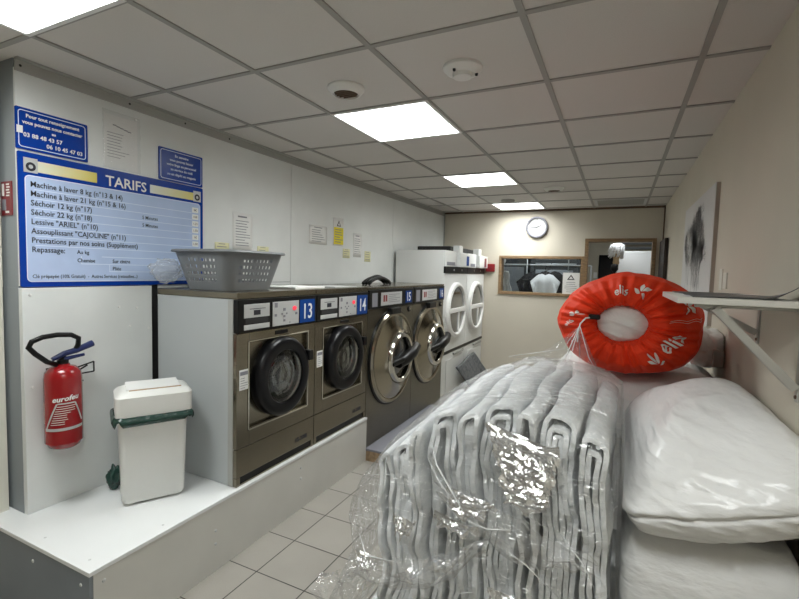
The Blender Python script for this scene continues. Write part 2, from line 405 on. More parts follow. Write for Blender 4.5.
# window
def wframe(x0, x1, z0, z1, y0, y1, wd, bottom=True):
    b_ = bmesh.new()
    bx(b_, x0, x0 + wd, y0, y1, z0, z1, 0.004); bx(b_, x1 - wd, x1, y0, y1, z0, z1, 0.004)
    bx(b_, x0 + wd, x1 - wd, y0, y1, z1 - wd, z1, 0.004)
    if bottom: bx(b_, x0 + wd, x1 - wd, y0, y1, z0, z0 + wd, 0.004)
    return b_
w1 = struct('window_1', wframe(-1.235, -.09, 1.245, 1.798, 4.93, 5.08, 0.04), M['wood'])
obj('window_pane', B(-1.195, -.13, 5.0, 5.006, 1.285, 1.758), M['pane'], w1)
d1 = struct('door_1', wframe(-.09, .745, 0.0, 2.035, 4.93, 5.08, 0.045, False), M['wood'])
# opened leaf against the right wall
dl = struct('door_2', B(.778, .812, 4.20, 4.91, 0.01, 1.985, 0.003), M['darkwood'])
hb = tube(bmesh.new(), [(.778, 4.25, 1.0), (.74, 4.2, 1.0), (.735, 4.22, 1.0), (.735, 4.3, 1.0)], 0.008)
obj('door_handle', hb, M['chrome'], dl, True)
# back room
struct('wall_back_room_rear', B(-3.0, 1.6, 8.5, 8.6, 0, CH), M['backwall'])
struct('wall_back_room_right', B(1.5, 1.6, 5.07, 8.5, 0, CH), M['backwall'])
bm = bmesh.new(); bx(bm, -.9, .005, 7.0, 7.08, 0, CH); bx(bm, .255, 1.5, 7.0, 7.08, 0, CH); bx(bm, .005, .255, 7.0, 7.08, 1.905, CH)
struct('wall_back_room_partition', bm, M['backwall'])
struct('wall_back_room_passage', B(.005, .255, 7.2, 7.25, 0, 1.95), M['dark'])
bm = bmesh.new(); bx(bm, -2.1, -2.07, 4.85, 4.95, 0, 0.01)
bm.free()

# raised platform under the small machines
bm = bmesh.new()
bx(bm, -2.25, -1.42, -.63, 1.50, 0.342, 0.36, 0.002)
plat_top = bm
struct('platform_top', bm, M['plat'])
struct('platform_base', B(-2.25, -1.424, -.612, 1.497, 0, 0.3415), M['platside'])
M['platend'] = mat('shaded_end_grey', (0.20, 0.225, 0.25), 0.5, var=0.05, vscale=5)  # shade on the end face, put into its colour
struct('platform_end_shaded', B(-2.25, -1.426, -.626, -.6125, 0, 0.3415), M['platend'])
bm = bmesh.new(); MX = Matrix.Rotation(PI / 2, 4, 'Y')
for y, z in ((-.572, .295), (-.5, .1), (-.02, .21), (-.02, .14), (.66, .27), (.66, .20)):
    lathe(bm, [(0.008, 0), (0.006, 0.003), (0, 0.004)], 10, Matrix.Translation((-1.424, y, z)) @ MX)
for x, y in ((-1.503, -.58), (-1.82, -.58), (-1.47, -.28)):
    lathe(bm, [(0.006, 0), (0, 0.002)], 10, Matrix.Translation((x, y, .36)))
for x, z in ((-1.481, .291), (-1.822, .281), (-2.1, .28)):
    lathe(bm, [(0.008, 0), (0.006, 0.003), (0, 0.004)], 10, Matrix.Translation((x, -.626, z)) @ Matrix.Rotation(PI / 2, 4, 'X'))
struct('platform_screws', bm, M['plate'])

# low plinth before the big washers
bm = bmesh.new(); bx(bm, -1.438, -1.10, 1.505, 2.9, 0.082, 0.10, 0.002)
pl = thing('plinth_step', 'low grey-topped chipboard step on the floor before the big washers', 'step', (-1.27, 2.2, 0))
part('step_top', bm, M['inkgrey'], pl)
part('step_base', B(-1.436, -1.103, 1.508, 2.897, 0, 0.0815), M['rawwood'], pl)

# ================================================================ CEILING FITTINGS
def ceiling_light(x, y, label, back=False):
    t = thing('ceiling_light', label, 'ceiling light', (x, y, CH), 'square ceiling lights' if not back else None)
    b_ = bmesh.new()
    for a in ((x - .3, x - .282, y - .3, y + .3), (x + .282, x + .3, y - .3, y + .3), (x - .282, x + .282, y - .3, y - .282), (x - .282, x + .282, y + .282, y + .3)):
        bx(b_, a[0], a[1], a[2], a[3], CH - .010, CH)
    part('light_frame', b_, M['white'], t)
    part('diffuser', B(x - .282, x + .282, y - .282, y + .282, CH - .007, CH - .001), M['light_back'] if back else M['light'], t)
    return t
ceiling_light(-1.5, -.9, 'square ceiling light cut by the top left corner, above the blue signs')
ceiling_light(-.9, .9, 'largest fully seen square ceiling light, beside the round air vent')
ceiling_light(-.9, 2.7, 'square ceiling light between the largest one and the farthest one')
ceiling_light(-.9, 4.5, 'farthest square ceiling light close to the end wall')
ceiling_light(0.3, -1.5, 'unseen square ceiling light above the viewer, added to light the near bedding')  # out of view, placed to light the near bedding from above
ceiling_light(-.9, 5.7, 'unseen square ceiling light added to light the room behind the window', True)  # out of view, added near the window to light the shirts
ceiling_light(.3, 5.55, 'unseen square ceiling light added to light the room behind the doorway', True)  # out of view, added to brighten the space past the doorway

def vent(x, y, r, label, slats=True):
    t = thing('air_vent', label, 'air vent', (x, y, CH))
    F = Matrix.Translation((x, y, CH)) @ Matrix.Rotation(PI, 4, 'X')
    part('vent_rim', lathe(bmesh.new(), [(r, 0), (r * 1.0, .008), (r * .82, .028), (r * .68, .034), (r * .65, .020), (r * .65, .0)], 32, F), M['whiteplastic'], t, 'auto')
    part('vent_throat', lathe(bmesh.new(), [(r * .65, .022), (0, .022)], 24, F), M['dark'], t)
    b_ = bmesh.new()
    for k in range(-2, 3):
        h = math.sqrt(max(0, (r * .58) ** 2 - (k * r * .21) ** 2))
        bx(b_, x - h, x + h, y + k * r * .21 - .003, y + k * r * .21 + .003, CH - .032, CH - .022)
    part('vent_slats', b_, M['trimbrown'], t)
vent(-.917, .325, .092, 'round white ceiling vent with dark slots beside the largest light')
vent(-.311, 3.349, .10, 'round ceiling vent far down the room, right of the two far lights')
t = thing('smoke_detector', 'round white smoke detector with dark dots on a near ceiling tile', 'smoke detector', (-.315, .322, CH))
F = Matrix.Translation((-.315, .322, CH)) @ Matrix.Rotation(PI, 4, 'X')
part('detector_body', lathe(bmesh.new(), [(.085, 0), (.085, .012), (.07, .026), (.045, .03), (.04, .045), (0, .048)], 32, F), M['whiteplastic'], t, 'auto')
for a, rr in ((1.9, .06), (-.4, .06), (-1.7, .035)):
    part('detector_led', lathe(bmesh.new(), [(.007, .027), (.006, .036), (0, .038)], 10, F @ Matrix.Translation((math.cos(a) * rr, math.sin(a) * rr, 0))), M['ink'], t)
t = thing('ceiling_detector', 'small round cap on the ceiling just in front of the farthest light', 'detector', (-.93, 4.0, CH))
F = Matrix.Translation((-.93, 4.0, CH)) @ Matrix.Rotation(PI, 4, 'X')
part('detector_cap', lathe(bmesh.new(), [(.085, 0), (.08, .02), (.05, .035), (0, .036)], 24, F), M['tbar'], t, 'auto')
t = thing('ceiling_grille', 'grey rectangular ventilation grille in the ceiling near the end wall', 'grille', (.31, 4.48, CH))
b_ = bmesh.new()
for a in ((.03, .06, 4.22, 4.74), (.56, .59, 4.22, 4.74), (.06, .56, 4.22, 4.25), (.06, .56, 4.71, 4.74)): bx(b_, a[0], a[1], a[2], a[3], CH - .012, CH)
part('grille_frame', b_, M['plate'], t)
b_ = bmesh.new()
for k in range(15): bx(b_, .06, .56, 4.265 + k * .03, 4.283 + k * .03, CH - .010, CH - .002)
part('grille_slats', b_, M['trimgrey'], t)

# ================================================================ SIGNS ON THE LEFT WALL
XW = -2.10
def rrect(y0, y1, z0, z1, r, x, d, seg=6):
    pts = []
    for cy, cz, a0 in ((y1 - r, z1 - r, 0), (y0 + r, z1 - r, PI / 2), (y0 + r, z0 + r, PI), (y1 - r, z0 + r, 1.5 * PI)):
        for k in range(seg + 1):
            a = a0 + k / seg * PI / 2; pts.append((x, cy + r * math.cos(a), cz + r * math.sin(a)))
    return poly(bmesh.new(), pts, (d, 0, 0))
def rring(y0, y1, z0, z1, r, x, wd=.004, d=.0006, seg=6):
    def loop(o):
        pts = []; rr = r - o
        for cy, cz, a0 in ((y1 - r, z1 - r, 0), (y0 + r, z1 - r, PI / 2), (y0 + r, z0 + r, PI), (y1 - r, z0 + r, 1.5 * PI)):
            for k in range(seg + 1):
                a = a0 + k / seg * PI / 2; pts.append(Vector((x + d, cy + rr * math.cos(a), cz + rr * math.sin(a))))
        return pts
    b_ = bmesh.new(); A = [b_.verts.new(p) for p in loop(0)]; C = [b_.verts.new(p) for p in loop(wd)]
    for i in range(len(A)): b_.faces.new((A[i], A[(i + 1) % len(A)], C[(i + 1) % len(A)], C[i]))
    return b_
t = thing('price_board', 'large blue and pale blue TARIFS price board on the white wall', 'sign', (XW, -.02, 1.72))
part('board', rrect(-.52, .48, 1.427, 2.038, .008, XW, .006), M['signblue'], t)
XB = XW + .006
part('price_panel', rrect(-.493, .457, 1.452, 1.935, .02, XB, .001), M['signlight'], t)
part('panel_border', rring(-.495, .459, 1.450, 1.937, .02, XB + .0005, .004), M['signline'], t)
part('header_band', B(XB, XB + .001, -.497, -.178, 1.955, 2.005), M['yellowfade'], t)
b_ = B(XB, XB + .001, .115, .457, 1.953, 2.000); hb2 = part('header_band', b_, M['yellowfade'], t)
hb2.data.transform(Matrix.Translation((0, 2 * (.286 + .02), 0)) @ Matrix.Scale(-1, 4, (0, 1, 0))); hb2.data.flip_normals()
for yy in (-.47, .435):
    ic = part('washer_icon', B(XB, XB + .0025, yy - .028, yy + .028, 1.948, 2.014, .001, 1), M['plate'], t)
    part('icon_ring', lathe(bmesh.new(), [(.020, 0), (.016, .001), (.010, .001), (.009, 0)], 20, Matrix.Translation((XB + .003, yy, 1.975)) @ MX), M['ink'], ic)
b_ = bmesh.new(); put_text(b_, 'TARIFS', .075, (XB + .0006, -.02, 1.952), YR, ZU, 'CENTER', .0004, .001)
part('title_lettering', b_, M['white'], t)
b_ = bmesh.new()
rows = ['Machine à laver 8 kg (n°13 & 14)', 'Machine à laver 21 kg (n°15 & 16)', 'Séchoir 12 kg (n°17)', 'Séchoir 22 kg (n°18)', 'Lessive "ARIEL" (n°10)', 'Assouplissant "CAJOLINE" (n°11)', 'Prestations par nos soins (Supplément)', 'Repassage:']
XT = XB + .0016
for k, s in enumerate(rows):
    put_text(b_, s, .036, (XT, -.474, 1.886 - k * .0425), YR, ZU, 'LEFT', .0003, .0004, .90)
for s, y, z in (('5 Minutes', .065, 1.799), ('5 Minutes', .065, 1.7565), ('Au kg', -.28, 1.588), ('Chemise', -.28, 1.547), ('Sur cintre', -.105, 1.547), ('Pliée', -.105, 1.508)):
    put_text(b_, s, .027, (XT, y, z), YR, ZU, 'LEFT', .0003, .0002, .9)
put_text(b_, 'Clé prépayée (10% Gratuit)  -  Autres Services (retouches...)', .024, (XT, -.474, 1.468), YR, ZU, 'LEFT', .0003, .0002, .86)
part('price_lettering', b_, M['ink'], t)
b_ = bmesh.new()
for k in range(8): bx(b_, XB + .001, XB + .0014, -.46 + (.3 if k > 6 else 0), .395, 1.873 - k * .0425, 1.876 - k * .0425)
bx(b_, XB + .001, XB + .0014, -.26, .395, 1.537, 1.54); bx(b_, XB + .001, XB + .0014, -.12, .395, 1.499, 1.502); bx(b_, XB + .001, XB + .0014, -.262, -.259, 1.537, 1.578); bx(b_, XB + .001, XB + .0014, -.122, -.119, 1.499, 1.54)
part('row_lines', b_, M['signline'], t)
for k, s in enumerate(['8€', '10€', '1,25', '1,50', '1€', '1,00']):
    st = part('price_sticker', B(XB + .001, XB + .002, .398, .444, 1.876 - k * .0425, 1.909 - k * .0425), M['paper'], t)
    b2 = bmesh.new(); put_text(b2, s, .02, (XB + .0025, .421, 1.886 - k * .0425), YR, ZU, 'CENTER', .0002); part('sticker_lettering', b2, M['ink'], st)

t = thing('phone_sign', 'small blue sign with telephone numbers above the left end of the price board', 'sign', (XW, -.37, 2.14))
part('sign_plate', rrect(-.524, -.22, 2.048, 2.232, .006, XW, .006), M['signblue'], t)
part('sign_border', rring(-.514, -.230, 2.058, 2.222, .014, XB, .0035), M['signline'], t)
b_ = bmesh.new()
for s, y, z, sz, al in (('Pour tout renseignement', -.372, 2.192, .022, 'CENTER'), ('vous pouvez nous contacter', -.372, 2.163, .022, 'CENTER'), ('au', -.372, 2.138, .018, 'CENTER'), ('03 88 48 43 57', -.495, 2.106, .026, 'LEFT'), ('06 10 45 47 03', -.245, 2.074, .026, 'RIGHT')):
    put_text(b_, s, sz, (XB + .0008, y, z), YR, ZU, al, .0003, .0006)
part('sign_lettering', b_, M['white'], t)
part('tape_patch', B(XB, XB + .002, -.52, -.497, 2.118, 2.15), M['white'], t)
t = thing('notice_sign', 'small blue glossy sign above the right end of the price board', 'sign', (XW, .325, 2.14))
part('sign_plate', rrect(.172, .478, 2.043, 2.232, .006, XW, .006), M['signblue'], t)
part('sign_border', rring(.182, .468, 2.053, 2.222, .014, XB, .0035), M['signline'], t)
b_ = bmesh.new()
for s, z in (('En semaine', 2.190), ('vous pouvez laisser', 2.163), ('votre linge au personnel', 2.136), ('au service du midi', 2.109), ('ou en dépôt au magasin', 2.080)):
    put_text(b_, s, .021, (XB + .0008, .325, z), YR, ZU, 'CENTER', .0003, .0003)
part('sign_lettering', b_, M['signline'], t)

def lines(bm, y0, y1, z0, z1, n, x, seed=1, th=.0035, margin=.1):
    rd = random.Random(seed)
    for k in range(n):
        z = z1 - (k + .5) * (z1 - z0) / n; L = (y1 - y0) * (1 - rd.random() * .45)
        bx(bm, x, x + .0005, y0, y0 + L, z - th / 2, z + th / 2)
def note(name, label, y0, y1, z0, z1, m, n, seed, inkm='inkgrey', box=None, extra=None):
    t = thing(name, label, 'notice', (XW, (y0 + y1) / 2, (z0 + z1) / 2))
    b_ = bmesh.new()
    gridmesh(b_, lambda u, v: (XW + .0015 + .003 * math.sin(u * PI) * v * .5, y0 + (y1 - y0) * u, z0 + (z1 - z0) * v), 8, 4)
    o = part('sheet', b_, m, t, True)
    s = o.modifiers.new('s', 'SOLIDIFY'); s.thickness = .0006; s.offset = -1
    if n:
        b_ = bmesh.new(); w_, h_ = y1 - y0, z1 - z0
        lines(b_, y0 + w_ * .14, y1 - w_ * .12, z0 + h_ * .1, z1 - h_ * .18, n, XW + .0035, seed, min(.0045, h_ / n * .35))
        bx(b_, XW + .0035, XW + .004, y0 + w_ * .25, y1 - w_ * .3, z1 - h_ * .12, z1 - h_ * .08)
        part('print', b_, M[inkm], t)
    return t
# crumpled plastic pocket with a letter
t = thing('plastic_pocket', 'crumpled clear plastic pocket holding a printed letter, above the word TARIFS', 'notice', (XW, -.03, 2.19))
part('letter', B(XW, XW + .001, -.135, .045, 2.055, 2.325), M['white'], t)
b_ = bmesh.new(); lines(b_, -.12, -.0, 2.10, 2.24, 9, XW + .001, 5, .003)
for k in range(5): bx(b_, XW + .001, XW + .0015, -.09 + k * .02, -.07 + k * .02, 2.272 - k * .004, 2.278 - k * .004)
part('print', b_, M['inkgrey'], t)
b_ = gridmesh(bmesh.new(), lambda u, v: (XW + .003 + .014 * abs(fbm(u * 4, v * 5, 3)) , -.145 + .205 * u, 2.045 + .30 * v), 30, 40)
part('pocket_film', b_, M['pocket'], t, True)
part('pin', lathe(bmesh.new(), [(.006, 0), (.006, .006), (0, .008)], 12, Matrix.Translation((XW + .002, .035, 2.335)) @ MX), M['white'], t, True)
note('price_list', 'white printed list hanging above the grey laundry basket', .735, .925, 1.66, 1.925, M['paper'], 10, 3)
note('yellow_note', 'pale yellow note partly behind the basket, left of the printed list', .58, .705, 1.61, 1.705, M['paleyellow'], 3, 4)
note('yellow_note', 'pale yellow note partly behind the basket, right of the printed list', .975, 1.10, 1.62, 1.70, M['paleyellow'], 2, 5)
note('notice_sheet', 'white sheet with centred text left of the bright yellow warning sheet', 1.60, 1.87, 1.76, 1.925, M['paper'], 6, 6)
t = note('warning_sheet', 'white and bright yellow warning sheet with a black triangle on the wall', 1.965, 2.15, 1.765, 2.03, M['paper'], 0, 6)
part('yellow_block', B(XW + .003, XW + .0038, 1.98, 2.14, 1.78, 1.94), M['yellow'], t)
b_ = bmesh.new(); poly(b_, [(XW + .004, 2.025, 1.952), (XW + .004, 2.095, 1.952), (XW + .004, 2.06, 2.008)], (.0005, 0, 0)); part('triangle', b_, M['ink'], t)
b_ = bmesh.new(); poly(b_, [(XW + .0046, 2.04, 1.959), (XW + .0046, 2.08, 1.959), (XW + .0046, 2.06, 1.992)], (.0004, 0, 0)); part('triangle_centre', b_, M['paper'], t)
b_ = bmesh.new(); lines(b_, 1.995, 2.13, 1.79, 1.93, 6, XW + .004, 9, .006); part('print', b_, M['inkgrey'], t)
note('price_list', 'narrow white printed list right of the bright yellow warning sheet', 2.33, 2.49, 1.67, 1.91, M['paper'], 8, 7)
note('yellow_note', 'pale yellow note just below the bright yellow warning sheet', 2.14, 2.27, 1.655, 1.745, M['paleyellow'], 3, 8)
note('yellow_note', 'pale yellow note farthest right on the white wall, above the black strap', 2.56, 2.69, 1.63, 1.74, M['paleyellow'], 3, 9)
b_ = bmesh.new()
t = thing('extinguisher_sign', 'small dark red sign on the grey end of the wall, level with the price board', 'sign', (-2.185, -.52, 1.83))
part('sign_plate', B(-2.232, -2.140, -.524, -.5205, 1.752, 1.905), M['maroon'], t)
b_ = bmesh.new()
bx(b_, -2.222, -2.204, -.5255, -.5242, 1.84, 1.895)
for k in range(5): bx(b_, -2.186 + .004 * (k % 2), -2.160 + .004 * (k % 2), -.5255, -.5242, 1.838 + k * .0125, 1.8445 + k * .0125)
bx(b_, -2.195, -2.165, -.5255, -.5242, 1.762, 1.772)
part('sign_print', b_, M['white'], t)
part('sign_picture', B(-2.224, -2.190, -.5255, -.5242, 1.775, 1.825), M['inkgrey'], t)

# ================================================================ FIRE EXTINGUISHER
EX, EY = -1.998, -.405
t = thing('fire_extinguisher', 'red fire extinguisher hanging on the white wall below the price board', 'fire extinguisher', (EX, EY, .66))
F = Matrix.Translation((EX, EY, 0))
part('cylinder', lathe(bmesh.new(), [(0, .665), (.045, .668), (.062, .678), (.071, .700), (.0755, .70), (.0755, 1.00), (.071, 1.03), (.052, 1.052), (.030, 1.060), (.028, 1.068), (0, 1.068)], 40, F), M['red'], t, 'auto')
def excyl(ang, z, r=.0762): return Vector((EX + r * math.cos(ang), EY + r * math.sin(ang), z))
def on_cyl(b_, f):
    for v in b_.verts: v.co = f(v.co)
    return b_
# label printing wrapped on the cylinder, facing camera (angle -45 deg)
A0 = math.radians(-30)
def wrap(v): return excyl(A0 + v.x / .0762, v.y, .0762 + v.z)
def sub(b_, n=3):
    bmesh.ops.triangulate(b_, faces=b_.faces)
    for _ in range(n):
        L = [e for e in b_.edges if e.calc_length() > .012]
        if not L: break
        bmesh.ops.subdivide_edges(b_, edges=L, cuts=1)
        bmesh.ops.triangulate(b_, faces=b_.faces)
    return b_
b_ = text_mesh('eurofeu', .034, 'CENTER', 0, .0010)
for v in b_.verts: v.co = Vector((v.co.x + v.co.y * .2 + .012, v.co.y + .905 + v.co.x * .08, .0006))
part('brand_lettering', on_cyl(sub(b_), wrap), M['white'], t)
b_ = bmesh.new()
def strip(bm, p, q, wd, d=.0006):
    p, q = Vector(p), Vector(q); n_ = Vector((-(q - p).y, (q - p).x)).normalized() * wd / 2
    v = [bm.verts.new((*(p + n_), d)), bm.verts.new((*(p - n_), d)), bm.verts.new((*(q - n_), d)), bm.verts.new((*(q + n_), d))]
    bm.faces.new(v)
strip(b_, (-.072, .775), (-.022, .893), .007); strip(b_, (.050, .893), (.085, .80), .007); strip(b_, (-.078, .77), (.09, .775), .013); strip(b_, (-.02, .893), (.05, .893), .006)
part('label_frame', on_cyl(sub(b_, 4), wrap), M['plate'], t)
b_ = bmesh.new(); rd = random.Random(4)
for k in range(9):
    z = .795 + k * .0105; x0 = -.05 + k * .0035
    strip(b_, (x0, z), (x0 + .05 + rd.random() * .03, z + .002), .0028)
part('label_print', on_cyl(sub(b_, 4), wrap), M['print'], t)
b_ = bmesh.new()
for k in range(10): strip(b_, (-.13, .80 + k * .01), (-.085, .80 + k * .01), .0022)
part('label_print', on_cyl(sub(b_, 4), wrap), M['print'], t)
part('valve', lathe(bmesh.new(), [(.024, 1.062), (.024, 1.085), (.016, 1.09), (.014, 1.115), (0, 1.118)], 20, F), M['black'], t, 'auto')
b_ = bmesh.new()
tube(b_, [(EX + .0, EY - .045, 1.093), (EX + .01, EY, 1.115), (EX + .015, EY + .05, 1.125), (EX + .02, EY + .125, 1.150)], [.010, .013, .014, .016], 10)
tube(b_, [(EX + .01, EY, 1.09), (EX + .02, EY + .085, 1.10)], [.010, .007], 8)
part('lever', b_, M['handleblue'], t, 'auto')
pts = []
for k in range(22):
    a = math.radians(-38 + k / 21 * 272)
    pts.append((EX + .02 + .02 * math.sin(a), EY - .040 + .105 * math.cos(a + .15), 1.155 + .055 * math.sin(a) + .03 * max(0, -math.cos(a)) * 0))
pts = [(EX + .01, EY + .045, 1.115), (EX + .02, EY + .058, 1.15), (EX + .03, EY + .055, 1.185), (EX + .035, EY + .02, 1.205), (EX + .04, EY - .04, 1.212), (EX + .04, EY - .10, 1.208), (EX + .04, EY - .142, 1.193), (EX + .035, EY - .152, 1.168), (EX + .03, EY - .125, 1.135), (EX + .02, EY - .075, 1.09), (EX + .005, EY - .03, 1.068)]
part('hose', tube(bmesh.new(), pts, .0115, 12), M['black'], t, True)
b_ = bmesh.new()
for a, q in (((-2.075, EY + .05, 1.01), (-2.04, EY + .165, 1.045)), ((-2.04, EY + .165, 1.045), (-2.04, EY + .165, .995)), ((-2.04, EY + .165, .995), (-2.08, EY + .06, .985)), ((-2.08, EY + .05, .955), (-2.05, EY + .12, .955)), ((-2.075, EY + .07, .985), (-2.05, EY + .14, 1.03))):
    tube(b_, [a, q], .004, 6)
bx(b_, -2.0815, -2.068, EY - .03, EY + .07, .93, 1.04)
part('wall_bracket', b_, M['black'], t)

# ================================================================ WASTE BIN
def bin_pt(p):  # local (w along wide face, d depth back, z) -> world; wide face turned towards the camera
    a = Vector((-1.762, -.270)); e1 = Vector((.5, .866)); e2 = Vector((-.866, .5))
    q = a + e1 * p[0] + e2 * p[1]; return Vector((q.x, q.y, p[2]))
def rr_loop(w0, w1, d0, d1, r, z, seg=5):
    out = []
    for cx, cy, a0 in ((w1 - r, d1 - r, 0), (w0 + r, d1 - r, PI / 2), (w0 + r, d0 + r, PI), (w1 - r, d0 + r, 1.5 * PI)):
        for k in range(seg + 1):
            a = a0 + k / seg * PI / 2; out.append(bin_pt((cx + r * math.cos(a), cy + r * math.sin(a), z)))
    return out
def loft(loops, cap0=True, cap1=True):
    b_ = bmesh.new(); R = [[b_.verts.new(p) for p in L] for L in loops]; n = len(R[0])
    for A, C in zip(R, R[1:]):
        for i in range(n): b_.faces.new((A[i], A[(i + 1) % n], C[(i + 1) % n], C[i]))
    if cap0: b_.faces.new(R[0][::-1])
    if cap1: b_.faces.new(R[-1])
    return b_
t = thing('waste_bin', 'white plastic bin with a dark green liner on the white platform', 'bin', (-1.77, -.08, .36))
part('bin_body', loft([rr_loop(.0, .26, .008, .158, .02, .370), rr_loop(-.010, .27, 0, .165, .025, .385), rr_loop(-.022, .282, -.02, .185, .03, .815)]), M['whiteplastic'], t, 'auto')
b_ = bmesh.new()
for p in ((.03, .03), (.22, .03), (.03, .14), (.22, .14)):
    c = bin_pt((*p, 0)); part('bin_foot', lathe(bmesh.new(), [(0, .3605), (.012, .3605), (.012, .372), (0, .372)], 12, Matrix.Translation((c.x, c.y, 0))), M['whiteplastic'], t)
lo = []
for z, o, am in ((.780, .036, .013), (.788, .048, .009), (.798, .044, .005), (.813, .026, .001)):
    L = rr_loop(-.022 - o * .6, .284 + o * .6, -.02 - o * .6, .185 + o * .6, .04, z)
    lo.append([p + Vector((0, 0, am * math.sin(i * 2.1) + am * .8 * math.sin(i * 1.3))) for i, p in enumerate(L)])
part('bin_liner', loft(lo, False, False), M['green'], t, True)
part('bin_lid', loft([rr_loop(-.034, .304, -.03, .195, .03, .812), rr_loop(-.034, .304, -.032, .197, .032, .905), rr_loop(-.018, .288, -.016, .18, .03, .922), rr_loop(.0, .266, .0, .165, .03, .93)]), M['whiteplastic'], t, 'auto')
b_ = bmesh.new()
poly(b_, [bin_pt((.015, .012, .931)), bin_pt((.25, .012, .931)), bin_pt((.25, .15, .942)), bin_pt((.015, .15, .942))], (0, 0, .004))
part('lid_flap', b_, M['white'], t)
b_ = bmesh.new(); poly(b_, [bin_pt((.025, .004, .930)), bin_pt((.255, .004, .930)), bin_pt((.255, .012, .9325)), bin_pt((.025, .012, .9325))], (0, 0, .0015))
part('flap_edge', b_, M['rawwood'], t)
b_ = bmesh.new()
bmesh.ops.create_icosphere(b_, subdivisions=4, radius=1)
for v in b_.verts:
    k = 1 + .35 * fbm(v.co.x * 2, v.co.y * 2, v.co.z * 2)
    v.co = Vector((-1.985 + v.co.x * .035 * k, -.175 + v.co.y * .035 * k, .425 + v.co.z * .062 * k))
tag(obj('crumpled_bag', b_, M['green'], None, True), 'crumpled dark bag on the platform between the bin and the wall', 'bag')

